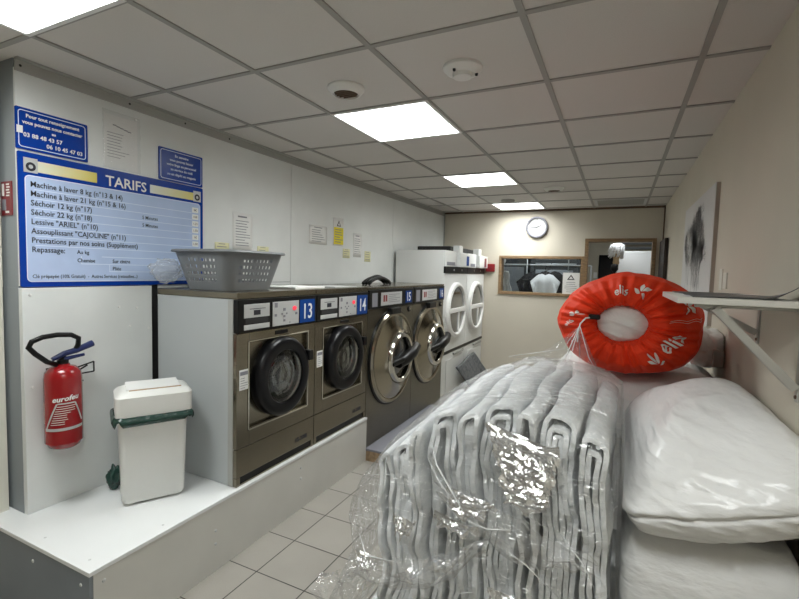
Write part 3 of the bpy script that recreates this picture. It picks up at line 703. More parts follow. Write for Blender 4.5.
# ================================================================ WASHERS 13 / 14
XF = -1.44
def number_plate(t, y0, y1, z0, z1, s, size):
    p = part('number_plate', B(XF + .012, XF + .0135, y0, y1, z0, z1), M['blue'], t)
    b_ = bmesh.new(); put_text(b_, s, size, (XF + .0142, (y0 + y1) / 2, z0 + (z1 - z0) * .5 - size * .35), YR, ZU, 'CENTER', .0004, .0012, .8)
    part('number', b_, M['white'], p)
def front_mat(): return Matrix.Translation((0, 0, 0)) @ Matrix.Rotation(PI / 2, 4, 'Y')
def small_washer(y0, y1, num, label, loc_label):
    W = y1 - y0; t = thing('washing_machine', label, 'washing machine', (-1.75, (y0 + y1) / 2, .36), 'small numbered washers on the platform')
    part('cabinet', B(-2.06, XF - .026, y0 + .002, y1 - .002, .362, 1.372, .004), M['side'], t)
    # front shell with recess
    cyd, czd, R = y0 + W * .515, .905, .222
    b_ = bmesh.new()
    bx(b_, XF - .026, XF, y0 + .001, y1 - .001, .41, .565, .003)
    bx(b_, XF - .026, XF, y0 + .001, y0 + .095, .568, 1.192, .003); bx(b_, XF - .026, XF, y1 - .085, y1 - .001, .568, 1.192, .003)
    bx(b_, XF - .026, XF, y0 + .094, y1 - .084, .568, .665, .003); bx(b_, XF - .026, XF, y0 + .094, y1 - .084, 1.135, 1.192, .003)
    bx(b_, XF - .04, XF - .022, y0 + .09, y1 - .08, .66, 1.14)
    part('front_panel', b_, M['steel'], t)
    b_ = bmesh.new()
    for a in ((y0 + .082, y1 - .072, .650, .660), (y0 + .082, y1 - .072, 1.138, 1.146)): bx(b_, XF - .001, XF + .005, a[0], a[1], a[2], a[3], .002)
    for yy in (y0 + .082, y1 - .080): bx(b_, XF - .001, XF + .005, yy, yy + .008, .65, 1.146, .002)
    part('door_surround', b_, M['chrome'], t)
    part('kick_strip', B(XF - .030, XF - .008, y0 + .03, y1 - .03, .372, .409), M['black'], t)
    b_ = bmesh.new(); bx(b_, XF - .026, XF, y0 + .001, y0 + .028, .362, .41, .002); bx(b_, XF - .026, XF, y1 - .028, y1 - .001, .362, .41, .002); bx(b_, XF - .026, XF - .002, y0 + .028, y1 - .028, .362, .371)
    part('plinth', b_, M['steel'], t)
    part('top_cover', B(-2.06, XF + .004, y0 + .001, y1 - .001, 1.373, 1.41, .004), M['steel'], t)
    part('control_panel', B(XF - .026, XF + .010, y0 + .002, y1 - .002, 1.194, 1.372, .004), M['black'], t)
    # coin slot plate, display plate, number
    b_ = bmesh.new(); bx(b_, XF + .010, XF + .013, y0 + .04, y0 + .235, 1.272, 1.345, .001, 1); bx(b_, XF + .010, XF + .013, y0 + .04, y0 + .235, 1.208, 1.235, .001, 1)
    cp = part('coin_plate', b_, M['plate'], t)
    b_ = bmesh.new(); bx(b_, XF + .013, XF + .0145, y0 + .11, y0 + .16, 1.285, 1.312); bx(b_, XF + .013, XF + .014, y0 + .08, y0 + .2, 1.318, 1.321)
    part('coin_slot', b_, M['ink'], cp)
    part('drawer_slot', B(XF + .009, XF + .0115, y0 + .05, y0 + .225, 1.24, 1.268), M['dark'], t)
    dp = part('display_plate', B(XF + .010, XF + .013, y0 + .26, y0 + .495, 1.207, 1.348, .001, 1), M['plate'], t)
    part('display', lathe(bmesh.new(), [(.019, 0), (.018, .003), (0, .004)], 20, Matrix.Translation((XF + .013, y0 + .452, 1.302)) @ MX, .75, 1), M['pinkled'], dp)
    b_ = bmesh.new()
    for dy, dz, s_ in ((.36, .30, .010), (.36, .26, .008), (.38, .275, .006), (.34, .275, .006), (.36, .235, .008), (.285, .27, .009), (.47, .27, .009), (.41, .22, .004)):
        bx(b_, XF + .013, XF + .0145, y0 + dy - s_, y0 + dy + s_, 1.0 + dz - s_ * .8, 1.0 + dz + s_ * .8)
    bx(b_, XF + .013, XF + .014, y0 + .275, y0 + .30, 1.315, 1.342)
    part('symbols', b_, M['inkgrey'], dp)
    number_plate(t, y0 + .505, y0 + .655, 1.205, 1.35, num, .135)
    part('brand_badge', B(XF - .001, XF + .004, cyd - .055, cyd + .055, 1.155, 1.178, .002, 1), M['black'], t)
    # door
    D = Matrix.Translation((XF - .004, cyd, czd)) @ MX
    dr = part('door', lathe(bmesh.new(), [(R + .012, -.02), (R + .012, .026), (R + .002, .044), (R - .012, .050), (R - .050, .052), (R - .062, .046), (R - .068, .02)], 56, D, 1.0, .97), M['blacks'], t, 'auto')
    part('door_glass', lathe(bmesh.new(), [(R - .066, .040), (R - .10, .052), (R - .16, .060), (0, .063)], 40, D), M['bowl'], dr, True)
    dm = part('drum_rim', lathe(bmesh.new(), [(R - .066, .030), (R - .076, .034), (R - .086, .026)], 48, D), M['drum'], dr, True)
    part('drum_well', lathe(bmesh.new(), [(R - .084, .026), (R - .092, .010), (R - .105, -.004), (R - .112, .0), (R - .13, -.008), (.06, -.012), (.05, -.008), (.03, -.012), (0, -.014)], 48, D), M['drumwell'], dm, True)
    part('rear_gap_shade', B(-2.098, -2.061, y0 + .03, y1 - .03, .40, 1.36), M['dark'], t)  # black box painting the shade between washer and wall
    part('door_handle', B(XF + .0, XF + .055, cyd + R - .02, cyd + R + .022, czd + .06, czd + .125, .006), M['blacks'], dr)
    # stickers
    st = part('sticker', B(XF, XF + .001, y0 + .02, y0 + .085, .885, .995), M['paper'], t)
    b_ = bmesh.new(); bx(b_, XF + .001, XF + .0015, y0 + .025, y0 + .08, .965, .985); lines(b_, y0 + .027, y0 + .08, .89, .955, 5, XF + .001, 2, .003)
    part('print', b_, M['inkgrey'], st)
    b_ = bmesh.new(); put_text(b_, 'HS-3008', .040, (XF + .0008, y1 - .075, .445), YR, ZU, 'RIGHT', .0004, .001, .85)
    part('model_lettering', b_, M['ink'], t)
    part('side_rim', B(XF - .062, XF - .027, y0, y0 + .003, .362, 1.37), M['trimgrey'], t)
    return t
small_washer(.130, .812, '13', 'steel front-loading washer numbered 13, nearest machine, with a pale grey side', '')
small_washer(.815, 1.497, '14', 'steel front-loading washer numbered 14 between washers 13 and 15', '')

# ================================================================ WASHERS 15 / 16
def big_washer(y0, y1, num, label):
    W = y1 - y0; t = thing('washing_machine', label, 'washing machine', (-1.75, (y0 + y1) / 2, 0), 'large round-door washers on the floor')
    part('cabinet', B(-2.06, XF - .012, y0 + .002, y1 - .002, .0, 1.385, .004), M['trimgrey'], t)
    part('front_panel', B(XF - .012, XF, y0 + .001, y1 - .001, .005, 1.225, .003), M['steeldark'], t)
    part('top_cover', B(-2.06, XF + .004, y0 + .001, y1 - .001, 1.385, 1.405, .003), M['steel'], t)
    part('control_panel', B(XF - .012, XF + .010, y0 + .002, y1 - .002, 1.228, 1.384, .004), M['black'], t)
    part('coin_plate', B(XF + .010, XF + .012, y0 + .05, y0 + .14, 1.245, 1.358), M['inkgrey'], t)
    dp = part('display_plate', B(XF + .010, XF + .013, y0 + .20, y0 + .60, 1.248, 1.358, .001, 1), M['plate'], t)
    b_ = bmesh.new(); bx(b_, XF + .013, XF + .0145, y0 + .24, y0 + .265, 1.28, 1.335); bx(b_, XF + .013, XF + .0145, y0 + .28, y0 + .305, 1.28, 1.335)
    part('red_symbols', b_, M['redplastic'], dp)
    b_ = bmesh.new(); lines(b_, y0 + .34, y0 + .57, 1.265, 1.345, 5, XF + .013, 8, .004); part('symbols', b_, M['inkgrey'], dp)
    number_plate(t, y0 + .68, y0 + .81, 1.25, 1.36, num, .115)
    cyd, czd, R = y0 + W * .5, .785, .405
    D = Matrix.Translation((XF, cyd, czd)) @ MX
    part('door_gasket', lathe(bmesh.new(), [(R + .018, 0), (R + .015, .012), (R, .014)], 64, D), M['black'], t, 'auto')
    dr = part('door', lathe(bmesh.new(), [(R, .0), (R + .004, .02), (R - .008, .034), (R - .025, .036), (R - .04, .030), (R - .12, .055), (.235, .075), (.225, .085), (.222, .08)], 72, D), M['steelpol'], t, 'auto')
    part('porthole_ring', lathe(bmesh.new(), [(.222, .07), (.222, .10), (.210, .118), (.185, .12), (.170, .105), (.165, .07)], 56, D), M['chrome'], dr, 'auto')
    part('door_glass', lathe(bmesh.new(), [(.167, .075), (.12, .085), (.06, .092), (0, .094)], 40, D), M['glassdark'], dr, True)
    part('door_handle', tube(bmesh.new(), [(XF + .10, cyd - .06, czd - .05), (XF + .12, cyd + .04, czd - .02), (XF + .12, cyd + .20, czd + .02), (XF + .085, cyd + .35, czd + .05)], [.040, .052, .052, .046], 12), M['black'], dr, 'auto')
    part('hinge_bar', tube(bmesh.new(), [(XF + .10, cyd - .19, czd - .03), (XF + .125, cyd - .02, czd - .01)], .028, 10), M['black'], dr, 'auto')
    lk = part('door_latch', B(XF, XF + .05, cyd - .10, cyd + .08, 1.165, 1.222, .008), M['black'], t)
    part('lock_button', lathe(bmesh.new(), [(.028, 0), (.026, .01), (0, .011)], 20, Matrix.Translation((XF + .002, y1 - .10, 1.185)) @ MX), M['black'], t)
    part('lock_key', lathe(bmesh.new(), [(.011, .01), (.010, .016), (0, .017)], 16, Matrix.Translation((XF + .002, y1 - .10, 1.185)) @ MX), M['chrome'], t)
    return t
M['steelpol'] = mat('polished_door_steel', (0.37, 0.335, 0.265), 0.17, 1.0, bump=0.03, bscale=6)
big_washer(1.503, 2.378, '15', 'large steel washer numbered 15 with a round polished door, right of washer 14')
big_washer(2.381, 3.222, '16', 'large steel washer with a round polished door, next to the white dryers')

# ================================================================ STACKED DRYERS
def dryer(y0, y1, label, tagcol, first):
    W = y1 - y0; t = thing('tumble_dryer', label, 'tumble dryer', (-1.75, (y0 + y1) / 2, 0), 'tall white dryers')
    part('cabinet', B(-2.06, XF - .012, y0 + .002, y1 - .002, .0, 1.79, .005), M['enamel'], t)
    b_ = bmesh.new(); bx(b_, XF - .012, XF, y0 + .001, y1 - .001, .61, 1.525, .004)
    part('upper_front', b_, M['enamel'], t)
    part('black_band', B(XF - .012, XF + .008, y0 + .001, y1 - .001, 1.528, 1.605, .002), M['black'], t)
    b_ = bmesh.new()
    for k in range(2): lathe(b_, [(.012, 0), (.012, .004), (0, .004)], 14, Matrix.Translation((XF + .008, y0 + .3 + k * .3, 1.567)) @ MX)
    part('band_knob', b_, M['plate'], t)
    part('control_box', B(XF - .012, XF + .004, y0 + .001, y0 + W * .48, 1.607, 1.79, .004), M['enamel'], t)
    cb = part('coin_box', B(XF - .012, XF + .05, y0 + W * .5, y1 - .005, 1.607, 1.775, .006), M['enamel'], t)
    part('coin_tower', B(XF - .05, XF + .03, y0 + W * .50, y0 + W * .66, 1.776, 1.865, .004), M['enamel'], cb)
    part('coin_label', B(XF + .05, XF + .0515, y1 - .18, y1 - .08, 1.625, 1.745), M['blue'] if first else M['maroon'], cb)
    part('vent_label', B(XF + .004, XF + .006, y0 + .06, y0 + .34, 1.62, 1.66), M['inkgrey'], t)
    cyd, czd = y0 + W * .5, 1.085
    D = Matrix.Translation((XF, cyd, czd)) @ MX
    dr = part('door', lathe(bmesh.new(), [(.335, 0), (.335, .02), (.325, .040), (.300, .046), (.285, .038), (.280, .02)], 64, D), M['white'], t, 'auto')
    part('door_glass', lathe(bmesh.new(), [(.283, .018), (.2, .024), (0, .026)], 40, D), M['glassdark'], dr, True)
    b_ = bmesh.new(); bx(b_, XF + .02, XF + .042, cyd - .285, cyd + .285, czd - .028, czd + .028, .008); bx(b_, XF + .02, XF + .038, cyd + .04, cyd + .075, czd - .27, czd + .02, .008)
    part('door_bar', b_, M['white'], dr)
    part('divider_strip', B(XF - .012, XF + .004, y0 + .001, y1 - .001, .578, .607), M['black'], t)
    lp = part('lower_front', B(XF - .012, XF, y0 + .001, y1 - .001, .02, .575, .004), M['enamel'], t)
    part('access_panel', B(XF, XF + .008, y0 + .14, y1 - .12, .08, .50, .003), M['enamel'], lp)
    part('lint_drawer_pull', B(XF, XF + .02, y0 + W * .45, y1 - .08, .535, .56, .003), M['trimgrey'], lp)
    return t
dryer(3.232, 4.065, 'tall white dryer with a round porthole, touching the steel washers', 'b', True)
dryer(4.07, 4.90, 'tall white dryer with a round porthole, nearer the end wall', 'r', False)
tag(obj('exhaust_duct', B(-2.0, -1.55, 3.72, 4.85, 1.792, 1.862, .01), M['dark'], None), 'flat dark duct lying on top of the white dryers', 'duct')
t = thing('laundry_mat', 'grey speckled folded cloth leaning on the lower front of the dryers', 'cloth', (-1.36, 4.1, .05))
b_ = bmesh.new()
def mat_pt(u, v):
    # corners tl,(t)r
    a, b2_, c, d = Vector((-1.40, 3.62, .38)), Vector((-1.40, 4.35, .46)), Vector((-1.27, 4.70, .09)), Vector((-1.27, 3.95, .015))
    p = (a * (1 - u) + b2_ * u) * (1 - v) + (d * (1 - u) + c * u) * v
    p.x += .012 * math.sin(u * PI * 2) + (.012 if abs(u - .55) < .03 else 0) + .006 * fbm(u * 5, v * 5, 1)
    return p
gridmesh(b_, mat_pt, 24, 16)
o = part('folded_cloth', b_, M['greyfab'], t, True); s = o.modifiers.new('s', 'SOLIDIFY'); s.thickness = .02; s.offset = 1

# black strap bundle, papers on machine tops
b_ = bmesh.new()
for k, (dx, dz) in enumerate(((0, 0), (.03, .012), (.06, 0))):
    pts = [(-1.75 + dx, 1.95 + .42 * s / 10, 1.420 + (.052 + dz) * math.sin(s / 10 * PI) ** .8) for s in range(11)]
    tube(b_, pts, .017, 8)
tag(obj('black_strap', b_, M['black'], None, True), 'black curved strap bundle lying on top of washer 15', 'strap')
tag(obj('paper_sheet', B(-1.80, -1.50, .68, 1.0, 1.4105, 1.422, .002), M['paper'], None), 'flat white tray of papers right of the basket on the washer tops', 'tray')
tag(obj('paper_sheet', B(-1.72, -1.48, 1.10, 1.40, 1.4105, 1.4165, .001), M['plate'], None), 'grey flat folder on top of washer 14', 'folder')

# ================================================================ LAUNDRY BASKET
t = thing('laundry_basket', 'grey perforated plastic laundry basket on top of washer 13', 'basket', (-1.70, .36, 1.412))
bc = Vector((-1.712, .348)); bw, bd = .165, .18
def rl(hx, hy, r, z, n=6):
    out = []
    for sx_, sy_2, a0 in ((1, 1, 0), (-1, 1, PI / 2), (-1, -1, PI), (1, -1, 1.5 * PI)):
        for k in range(n + 1):
            a = a0 + k / n * PI / 2; out.append((bc.x + sx_ * (hx - r) + r * math.cos(a), bc.y + sy_2 * (hy - r) + r * math.sin(a), z))
    return out
# perforated walls: grid panels with holes between, built per side
b_ = bmesh.new()
H0, H1 = 1.435, 1.625
def side_pt(side, s, z):
    k = (z - 1.412) / .225; hx = bw + .055 * k; hy = bd + .055 * k
    # s in -1..1 along side
    r = .0
    if side == 0: return Vector((bc.x + hx, bc.y + s * hy, z))
    if side == 1: return Vector((bc.x - s * hx, bc.y + hy, z))
    if side == 2: return Vector((bc.x - hx, bc.y - s * hy, z))
    return Vector((bc.x + s * hx, bc.y - hy, z))
def corner_round(side, s, z):
    p = side_pt(side, s, z); k = (z - 1.412) / .225; hx = bw + .055 * k; hy = bd + .055 * k; r = .06
    dx, dy = p.x - bc.x, p.y - bc.y; ax, ay = abs(dx), abs(dy)
    if ax > hx - r and ay > hy - r:
        vx, vy = ax - (hx - r), ay - (hy - r); L = math.hypot(vx, vy); vx, vy = vx / L * r, vy / L * r
        ax, ay = hx - r + vx, hy - r + vy
        p.x = bc.x + math.copysign(ax, dx); p.y = bc.y + math.copysign(ay, dy)
    return p
ns, nz = 45, 23
ring = []
for j in range(nz + 1):
    z = 1.412 + .213 * j / nz; row = []
    for side in range(4):
        for i in range(ns): row.append(b_.verts.new(corner_round(side, -1 + 2 * i / ns, z)))
    ring.append(row)
NT = ns * 4
for j in range(nz):
    for i in range(NT):
        si = i % ns
        hole = (9 <= si <= 35) and (4 <= j <= 19) and (si % 3 != 2) and (j % 4 in (1, 2)) and not (20 <= si <= 21 and j > 12) and not (si < 12 and j > 14)
        if hole: continue
        i2 = (i + 1) % NT
        b_.faces.new((ring[j][i], ring[j][i2], ring[j + 1][i2], ring[j + 1][i]))
b_.faces.new(ring[0])
o = part('basket_shell', b_, M['basket'], t); s = o.modifiers.new('s', 'SOLIDIFY'); s.thickness = .004; s.offset = -1
R = []
def rimloop(e, z): 
    return [Vector((bc.x + (p[0] - bc.x), bc.y + (p[1] - bc.y), z)) for p in rl(bw + .052 + e, bd + .052 + e, .06 + e, z)]
b_ = loft([rimloop(0, 1.622), rimloop(.018, 1.619), rimloop(.022, 1.624), rimloop(.018, 1.633), rimloop(-.002, 1.636), rimloop(-.004, 1.622), rimloop(0, 1.622)], False, False)
part('basket_rim', b_, M['basket'], t, 'auto')
b_ = bmesh.new(); bmesh.ops.create_icosphere(b_, subdivisions=5, radius=1)
for v in b_.verts:
    k = 1 + .5 * abs(fbm(v.co.x * 1.6, v.co.y * 1.6, v.co.z * 1.6 + 4)) - .15
    v.co = Vector((-1.99 + v.co.x * .06 * k, .14 + v.co.y * .09 * k, 1.51 + v.co.z * .07 * k)) 
    v.co.z = max(v.co.z, 1.412)
tag(obj('plastic_bag', b_, M['pocket'], None, True), 'crumpled clear plastic bag behind the basket, before the price board', 'bag')

# ================================================================ END WALL ITEMS
t = thing('wall_clock', 'round wall clock with a grey rim and white face on the end wall', 'clock', (-.725, 4.95, 2.195))
CM = Matrix.Translation((-.725, 4.95, 2.195)) @ Matrix.Rotation(PI / 2, 4, 'X')
part('clock_rim', lathe(bmesh.new(), [(.148, 0), (.150, .02), (.145, .038), (.132, .042), (.122, .036), (.120, .02)], 48, CM), M['inkgrey'], t, 'auto')
part('clock_face', lathe(bmesh.new(), [(.122, .018), (0, .018)], 48, CM), M['clockface'], t)
for k in range(12):
    a = k * PI / 6; q = B(-.003 if k % 3 else -.005, .003 if k % 3 else .005, .092, .112, .0185, .0195); q.transform(CM @ Matrix.Rotation(a, 4, 'Z')); part('hour_mark', q, M['inkgrey'], t)
for nm, a, L, wd in (('minute_hand', PI / 2 + .05, .088, .0035), ('hour_hand', -1.15, .058, .005)):
    q = B(-wd, wd, -.012, L, .0205, .022); q.transform(CM @ Matrix.Rotation(a, 4, 'Z')); part(nm, q, M['ink'], t)
t = thing('fire_call_point', 'small red fire alarm box on the end wall left of the window', 'fire alarm', (-1.36, 4.95, 1.615))
part('alarm_box', B(-1.42, -1.29, 4.905, 4.95, 1.56, 1.675, .008), M['redplastic'], t)
part('alarm_window', B(-1.385, -1.325, 4.902, 4.906, 1.59, 1.645), M['maroon'], t)
t = thing('warning_notice', 'white notice with a warning triangle stuck inside the window', 'notice', (-.245, 4.995, 1.42))
part('sheet', B(-.355, -.140, 4.993, 4.997, 1.285, 1.575), M['paper'], t)
b_ = bmesh.new(); poly(b_, [(-.30, 4.9925, 1.478), (-.20, 4.9925, 1.478), (-.25, 4.9925, 1.55)], (0, -.001, 0)); part('triangle', b_, M['ink'], t)
b_ = bmesh.new(); poly(b_, [(-.276, 4.991, 1.49), (-.224, 4.991, 1.49), (-.25, 4.991, 1.528)], (0, -.0006, 0)); part('triangle_centre', b_, M['paper'], t)
b_ = bmesh.new(); rd = random.Random(2)
for k in range(6):
    L = .16 * (1 - rd.random() * .35); bx(b_, -.25 - L / 2, -.25 + L / 2, 4.992, 4.993, 1.31 + k * .026, 1.316 + k * .026)
part('print', b_, M['inkgrey'], t)

# ---- back room things
def shirt(name, label, cx, y, ztop, s, m, cat='shirt'):
    t = thing(name, label, cat, (cx, y, ztop))
    # outline half: (x, z) from neck
    out = [(.07, 0), (.15, -.02), (.31, -.17), (.25, -.26), (.165, -.17), (.165, -.60), (0, -.61)]
    left = [(-a, b2_) for a, b2_ in out[::-1][1:]]
    full = [(0, -.03)] + out + left
    b_ = bmesh.new()
    pts = [(cx + a * s, y, ztop + z * s) for a, z in full]
    poly(b_, pts, (0, .05, 0))
    bmesh.ops.triangulate(b_, faces=b_.faces)
    bmesh.ops.subdivide_edges(b_, edges=b_.edges, cuts=2, use_grid_fill=True)
    for v in b_.verts: v.co.y += .02 * math.sin((v.co.x - cx) * 45) * min(1, (ztop - v.co.z) * 4)
    part('cloth', b_, m, t, True)
    part('hanger', tube(bmesh.new(), [(cx - .15 * s, y + .02, ztop - .03), (cx, y + .02, ztop + .03), (cx, y + .02, ztop + .10), (cx + .02, y + .02, ztop + .13)], .005, 6), M['black'], t)
    return t
rail_z = 1.69
t = thing('clothes_rail', 'pale horizontal rail seen through the window in the back room', 'rail', (-.9, 5.9, 0))
part('rail_bar', tube(bmesh.new(), [(-1.75, 5.9, rail_z), (-.05, 5.9, rail_z)], .012), M['pipe'], t)
for x in (-1.75, -.05): part('rail_post', tube(bmesh.new(), [(x, 5.9, 0), (x, 5.9, rail_z)], .012), M['pipe'], t)
shirt('hanging_shirt', 'white short-sleeved shirt hanging behind the window', -.715, 5.86, 1.55, .74, M['whitecloth'])
shirt('hanging_shirt', 'black garment hanging left of the white shirt behind the window', -.90, 5.94, 1.56, .90, M['blackcloth'])
shirt('hanging_shirt', 'dark garment hanging behind the white shirt, showing at its right shoulder', -.66, 6.02, 1.60, .92, M['blackcloth'])
b_ = bmesh.new(); gridmesh(b_, lambda u, v: (-1.22 + .06 * u * (1 + v) + .01 * math.sin(v * 9), 5.25 + .03 * math.sin(u * 12), 1.58 - .32 * v), 10, 14)
wc = thing('white_cloth', 'white cloth hanging at the left edge of the window', 'cloth', (-1.20, 5.25, 1.58))
o = part('cloth', b_, M['whitecloth'], wc, True); s = o.modifiers.new('s', 'SOLIDIFY'); s.thickness = .01
part('cloth_hook', tube(bmesh.new(), [(-1.26, 5.068, 1.60), (-1.24, 5.16, 1.60), (-1.20, 5.25, 1.585)], .006), M['chrome'], wc)
t = thing('ironing_press', 'grey boxy press machine with a pale panel behind the window', 'machine', (-1.7, 6.9, 0))
part('press_body', B(-2.2, -1.15, 6.7, 7.3, 0, 1.90, .02), M['greydark'], t)
part('press_panel', B(-1.62, -1.2, 6.68, 6.70, 1.1, 1.66, .01), M['greywall'], t)
t = thing('steam_cabinet', 'blue-grey steel cabinet with pipes behind the right side of the window', 'machine', (-.6, 6.6, 0))
part('cabinet_body', B(-1.05, -.25, 6.4, 6.95, 0, 2.05, .02), M['greydark'], t)
part('cabinet_door', B(-.95, -.35, 6.38, 6.40, 1.2, 1.62, .01), M['greywall'], t)
b_ = bmesh.new(); tube(b_, [(-.95, 6.36, 1.72), (-.3, 6.36, 1.72)], .014); tube(b_, [(-.42, 6.34, 1.60), (-.42, 6.34, 1.9)], .010); tube(b_, [(-.95, 6.36, 1.80), (-.3, 6.36, 1.80)], .008)
part('pipework', b_, M['pipe'], t, True)
t = thing('small_clock', 'tiny white round dial high behind the left of the window', 'clock', (-1.60, 6.66, 1.80))
part('dial', lathe(bmesh.new(), [(.07, 0), (.07, .03), (.06, .035), (0, .035)], 24, Matrix.Translation((-1.60, 6.699, 1.775)) @ Matrix.Rotation(PI / 2, 4, 'X')), M['white'], t)
t = thing('frame_rack', 'thin pale metal rack above the press behind the window', 'rack', (-1.3, 6.2, 0))
b_ = bmesh.new(); tube(b_, [(-1.55, 6.3, 1.83), (-1.08, 6.3, 1.83), (-1.08, 6.3, 0)], .012); tube(b_, [(-1.55, 6.3, 1.83), (-1.55, 6.3, 0)], .012)
part('rack_tube', b_, M['pipe'], t, True)
# doorway
t = thing('storage_cabinet', 'plain white cabinet standing beyond the doorway', 'cabinet', (.52, 6.2, 0))
part('cabinet_body', B(.306, .80, 6.0, 6.4, 0.0, 1.925, .006), M['enamel'], t)
part('cabinet_door', B(.312, .795, 5.985, 5.999, .05, 1.915, .003), M['enamel'], t)
t = thing('upper_pipes', 'grey horizontal pipes on the wall above the white cabinet', 'pipe', (.6, 6.95, 2.1))
b_ = bmesh.new()
for z in (2.02, 2.10, 2.2): tube(b_, [(.30, 6.93, z), (1.2, 6.93, z)], .022)
part('pipe_run', b_, M['greywall'], t, True)
t = thing('mop', 'white fluffy mop head with a tan brush hanging beside the white cabinet', 'mop', (.27, 5.75, 1.6))
b_ = bmesh.new(); rd = random.Random(6)
for k in range(70):
    a = rd.uniform(0, 2 * PI); r0 = rd.uniform(0, .05); L = rd.uniform(.08, .24); x, y = .30 + r0 * math.cos(a), 5.75 + r0 * math.sin(a)
    tube(b_, [(x, y, 2.02), (x + .05 * math.cos(a), y + .05 * math.sin(a), 2.03 - L * .3), (x + rd.uniform(.02, .09) * math.cos(a) - .03, y + .06 * math.sin(a), 2.03 - L)], .008, 5)
part('mop_head', b_, M['whitecloth'], t, True)
part('brush_neck', lathe(bmesh.new(), [(.0, 1.93), (.045, 1.91), (.05, 1.85), (.038, 1.79), (.045, 1.74), (.03, 1.70), (0, 1.69)], 20, Matrix.Translation((.29, 5.75, 0))), M['tan'], t, True)
part('brush_tip', lathe(bmesh.new(), [(.0, 1.73), (.05, 1.71), (.05, 1.64), (.02, 1.60), (0, 1.60)], 20, Matrix.Translation((.275, 5.73, 0))), M['black'], t, True)
part('mop_handle', tube(bmesh.new(), [(.28, 5.76, 1.62), (.28, 5.76, .0)], .012), M['black'], t)
tag(obj('light_switch', B(-.065, -.005, 6.985, 6.999, 1.50, 1.60, .003), M['whiteplastic'], None), 'small white light switch on the wall beyond the doorway', 'switch')

# ================================================================ RIGHT WALL
XRW = .82
t = thing('canvas_print', 'tall pale canvas with a grey leafless tree leaning on the right wall', 'picture', (XRW, 2.04, 1.3))
part('canvas_face', B(XRW - .022, XRW - .0195, 1.40, 2.68, 1.28, 2.08), M['canvas'], t)
part('stretcher_frame', B(XRW - .019, XRW, 1.402, 2.678, 1.282, 2.078, .002), M['canvasedge'], t)
b_ = bmesh.new(); rd = random.Random(11)
XC = XRW - .0226
def quad(bm, p, q, w0, w1):
    d = (q - p); n_ = Vector((0, -d.z, d.y)).normalized()
    v = [bm.verts.new(p + n_ * w0), bm.verts.new(p - n_ * w0), bm.verts.new(q - n_ * w1), bm.verts.new(q + n_ * w1)]
    bm.faces.new(v)
def branch(p, ang, L, wd, dep):
    q = p + Vector((0, math.sin(ang) * L, math.cos(ang) * L))
    if q.y < 1.46 or q.y > 2.62 or q.z > 2.03: return
    quad(b_, p, q, wd, wd * .7)
    if dep == 0: return
    for k in range(3 if dep > 3 else 4):
        branch(q, ang * .8 + rd.uniform(-.75, .75), L * rd.uniform(.62, .86), wd * .68, dep - 1)
for y0_, a_ in ((1.98, -.15), (2.12, .0), (2.28, .1)):
    branch(Vector((XC, y0_, 1.30)), a_, .19, .006, 5)
for k in range(16):
    branch(Vector((XC, rd.uniform(1.72, 2.5), rd.uniform(1.42, 1.78))), rd.uniform(-.6, .6), .10, .004, 4)
part('tree_drawing', b_, M['treeink'], t)
t = thing('wall_plate', 'faint pale socket plate on the right wall beside the canvas', 'socket', (XRW, 1.14, 1.55))
b_ = bmesh.new(); bx(b_, XRW - .006, XRW, 1.06, 1.14, 1.50, 1.58, .002); bx(b_, XRW - .005, XRW, 1.17, 1.24, 1.49, 1.60, .002)
part('plate', b_, M['cream'], t)

SX0, SY0, SY1, SZ = .507, -.03, .50, 1.474
t = thing('wall_shelf', 'white wooden shelf board on grey brackets on the right wall', 'shelf', (XRW, .2, SZ))
part('shelf_board', B(SX0, XRW, SY0, SY1, SZ - .001, SZ + .018, .0015, 1), M['shelf'], t)
def bracket(y, zb):
    b_ = bmesh.new()
    bx(b_, XRW - .006, XRW, y - .013, y + .013, zb - .04, SZ - .002, .001, 1)
    bx(b_, SX0 + .05, XRW - .006, y - .013, y + .013, SZ - .012, SZ - .002, .001, 1)
    p = Vector((SX0 + .10, y, SZ - .012)); q = Vector((XRW - .012, y, zb)); d = (q - p).normalized(); n_ = Vector((-d.z, 0, d.x)) * .011
    e = Vector((0, .020, 0))
    vs = [bm_v for bm_v in (p + n_ - e, p + n_ + e, p - n_ + e, p - n_ - e, q + n_ - e, q + n_ + e, q - n_ + e, q - n_ - e)]
    V = [b_.verts.new(v) for v in vs]
    for f in ((0, 1, 2, 3), (7, 6, 5, 4), (0, 4, 5, 1), (1, 5, 6, 2), (2, 6, 7, 3), (3, 7, 4, 0)): b_.faces.new([V[i] for i in f])
    br = part('bracket', b_, M['bracket'], t)
    b2_ = bmesh.new()
    for z in (zb - .025,): lathe(b2_, [(.006, 0), (.005, .004), (0, .005)], 10, Matrix.Translation((XRW - .006, y, z)) @ Matrix.Rotation(-PI / 2, 4, 'Y'))
    part('bracket_screw', b2_, M['trimbrown'], br)
bracket(.455, 1.355); bracket(.012, 1.245)
t = thing('magazine', 'dark-covered magazine lying on the shelf with one corner curled up', 'magazine', (.65, .1, SZ + .018))
def magf(u, v):
    x = .55 + .25 * v; y = .0 + .40 * u
    z = SZ + .0195 + .003 * math.sin(u * 7 + v * 3) ** 2
    c = max(0, (v - .70) / .30) * max(0, (.55 - u) / .55); z += .040 * c ** 1.5
    return (x, y, z)
o = part('cover', gridmesh(bmesh.new(), magf, 24, 24), M['magazine'], t, True); s = o.modifiers.new('s', 'SOLIDIFY'); s.thickness = .002; s.offset = 1
o = part('pages', gridmesh(bmesh.new(), lambda u, v: (lambda p: (p[0] - .012, p[1] + .006, SZ + .0182 + .004 * v * u))(magf(u, v)), 12, 12), M['paper'], t, True); 
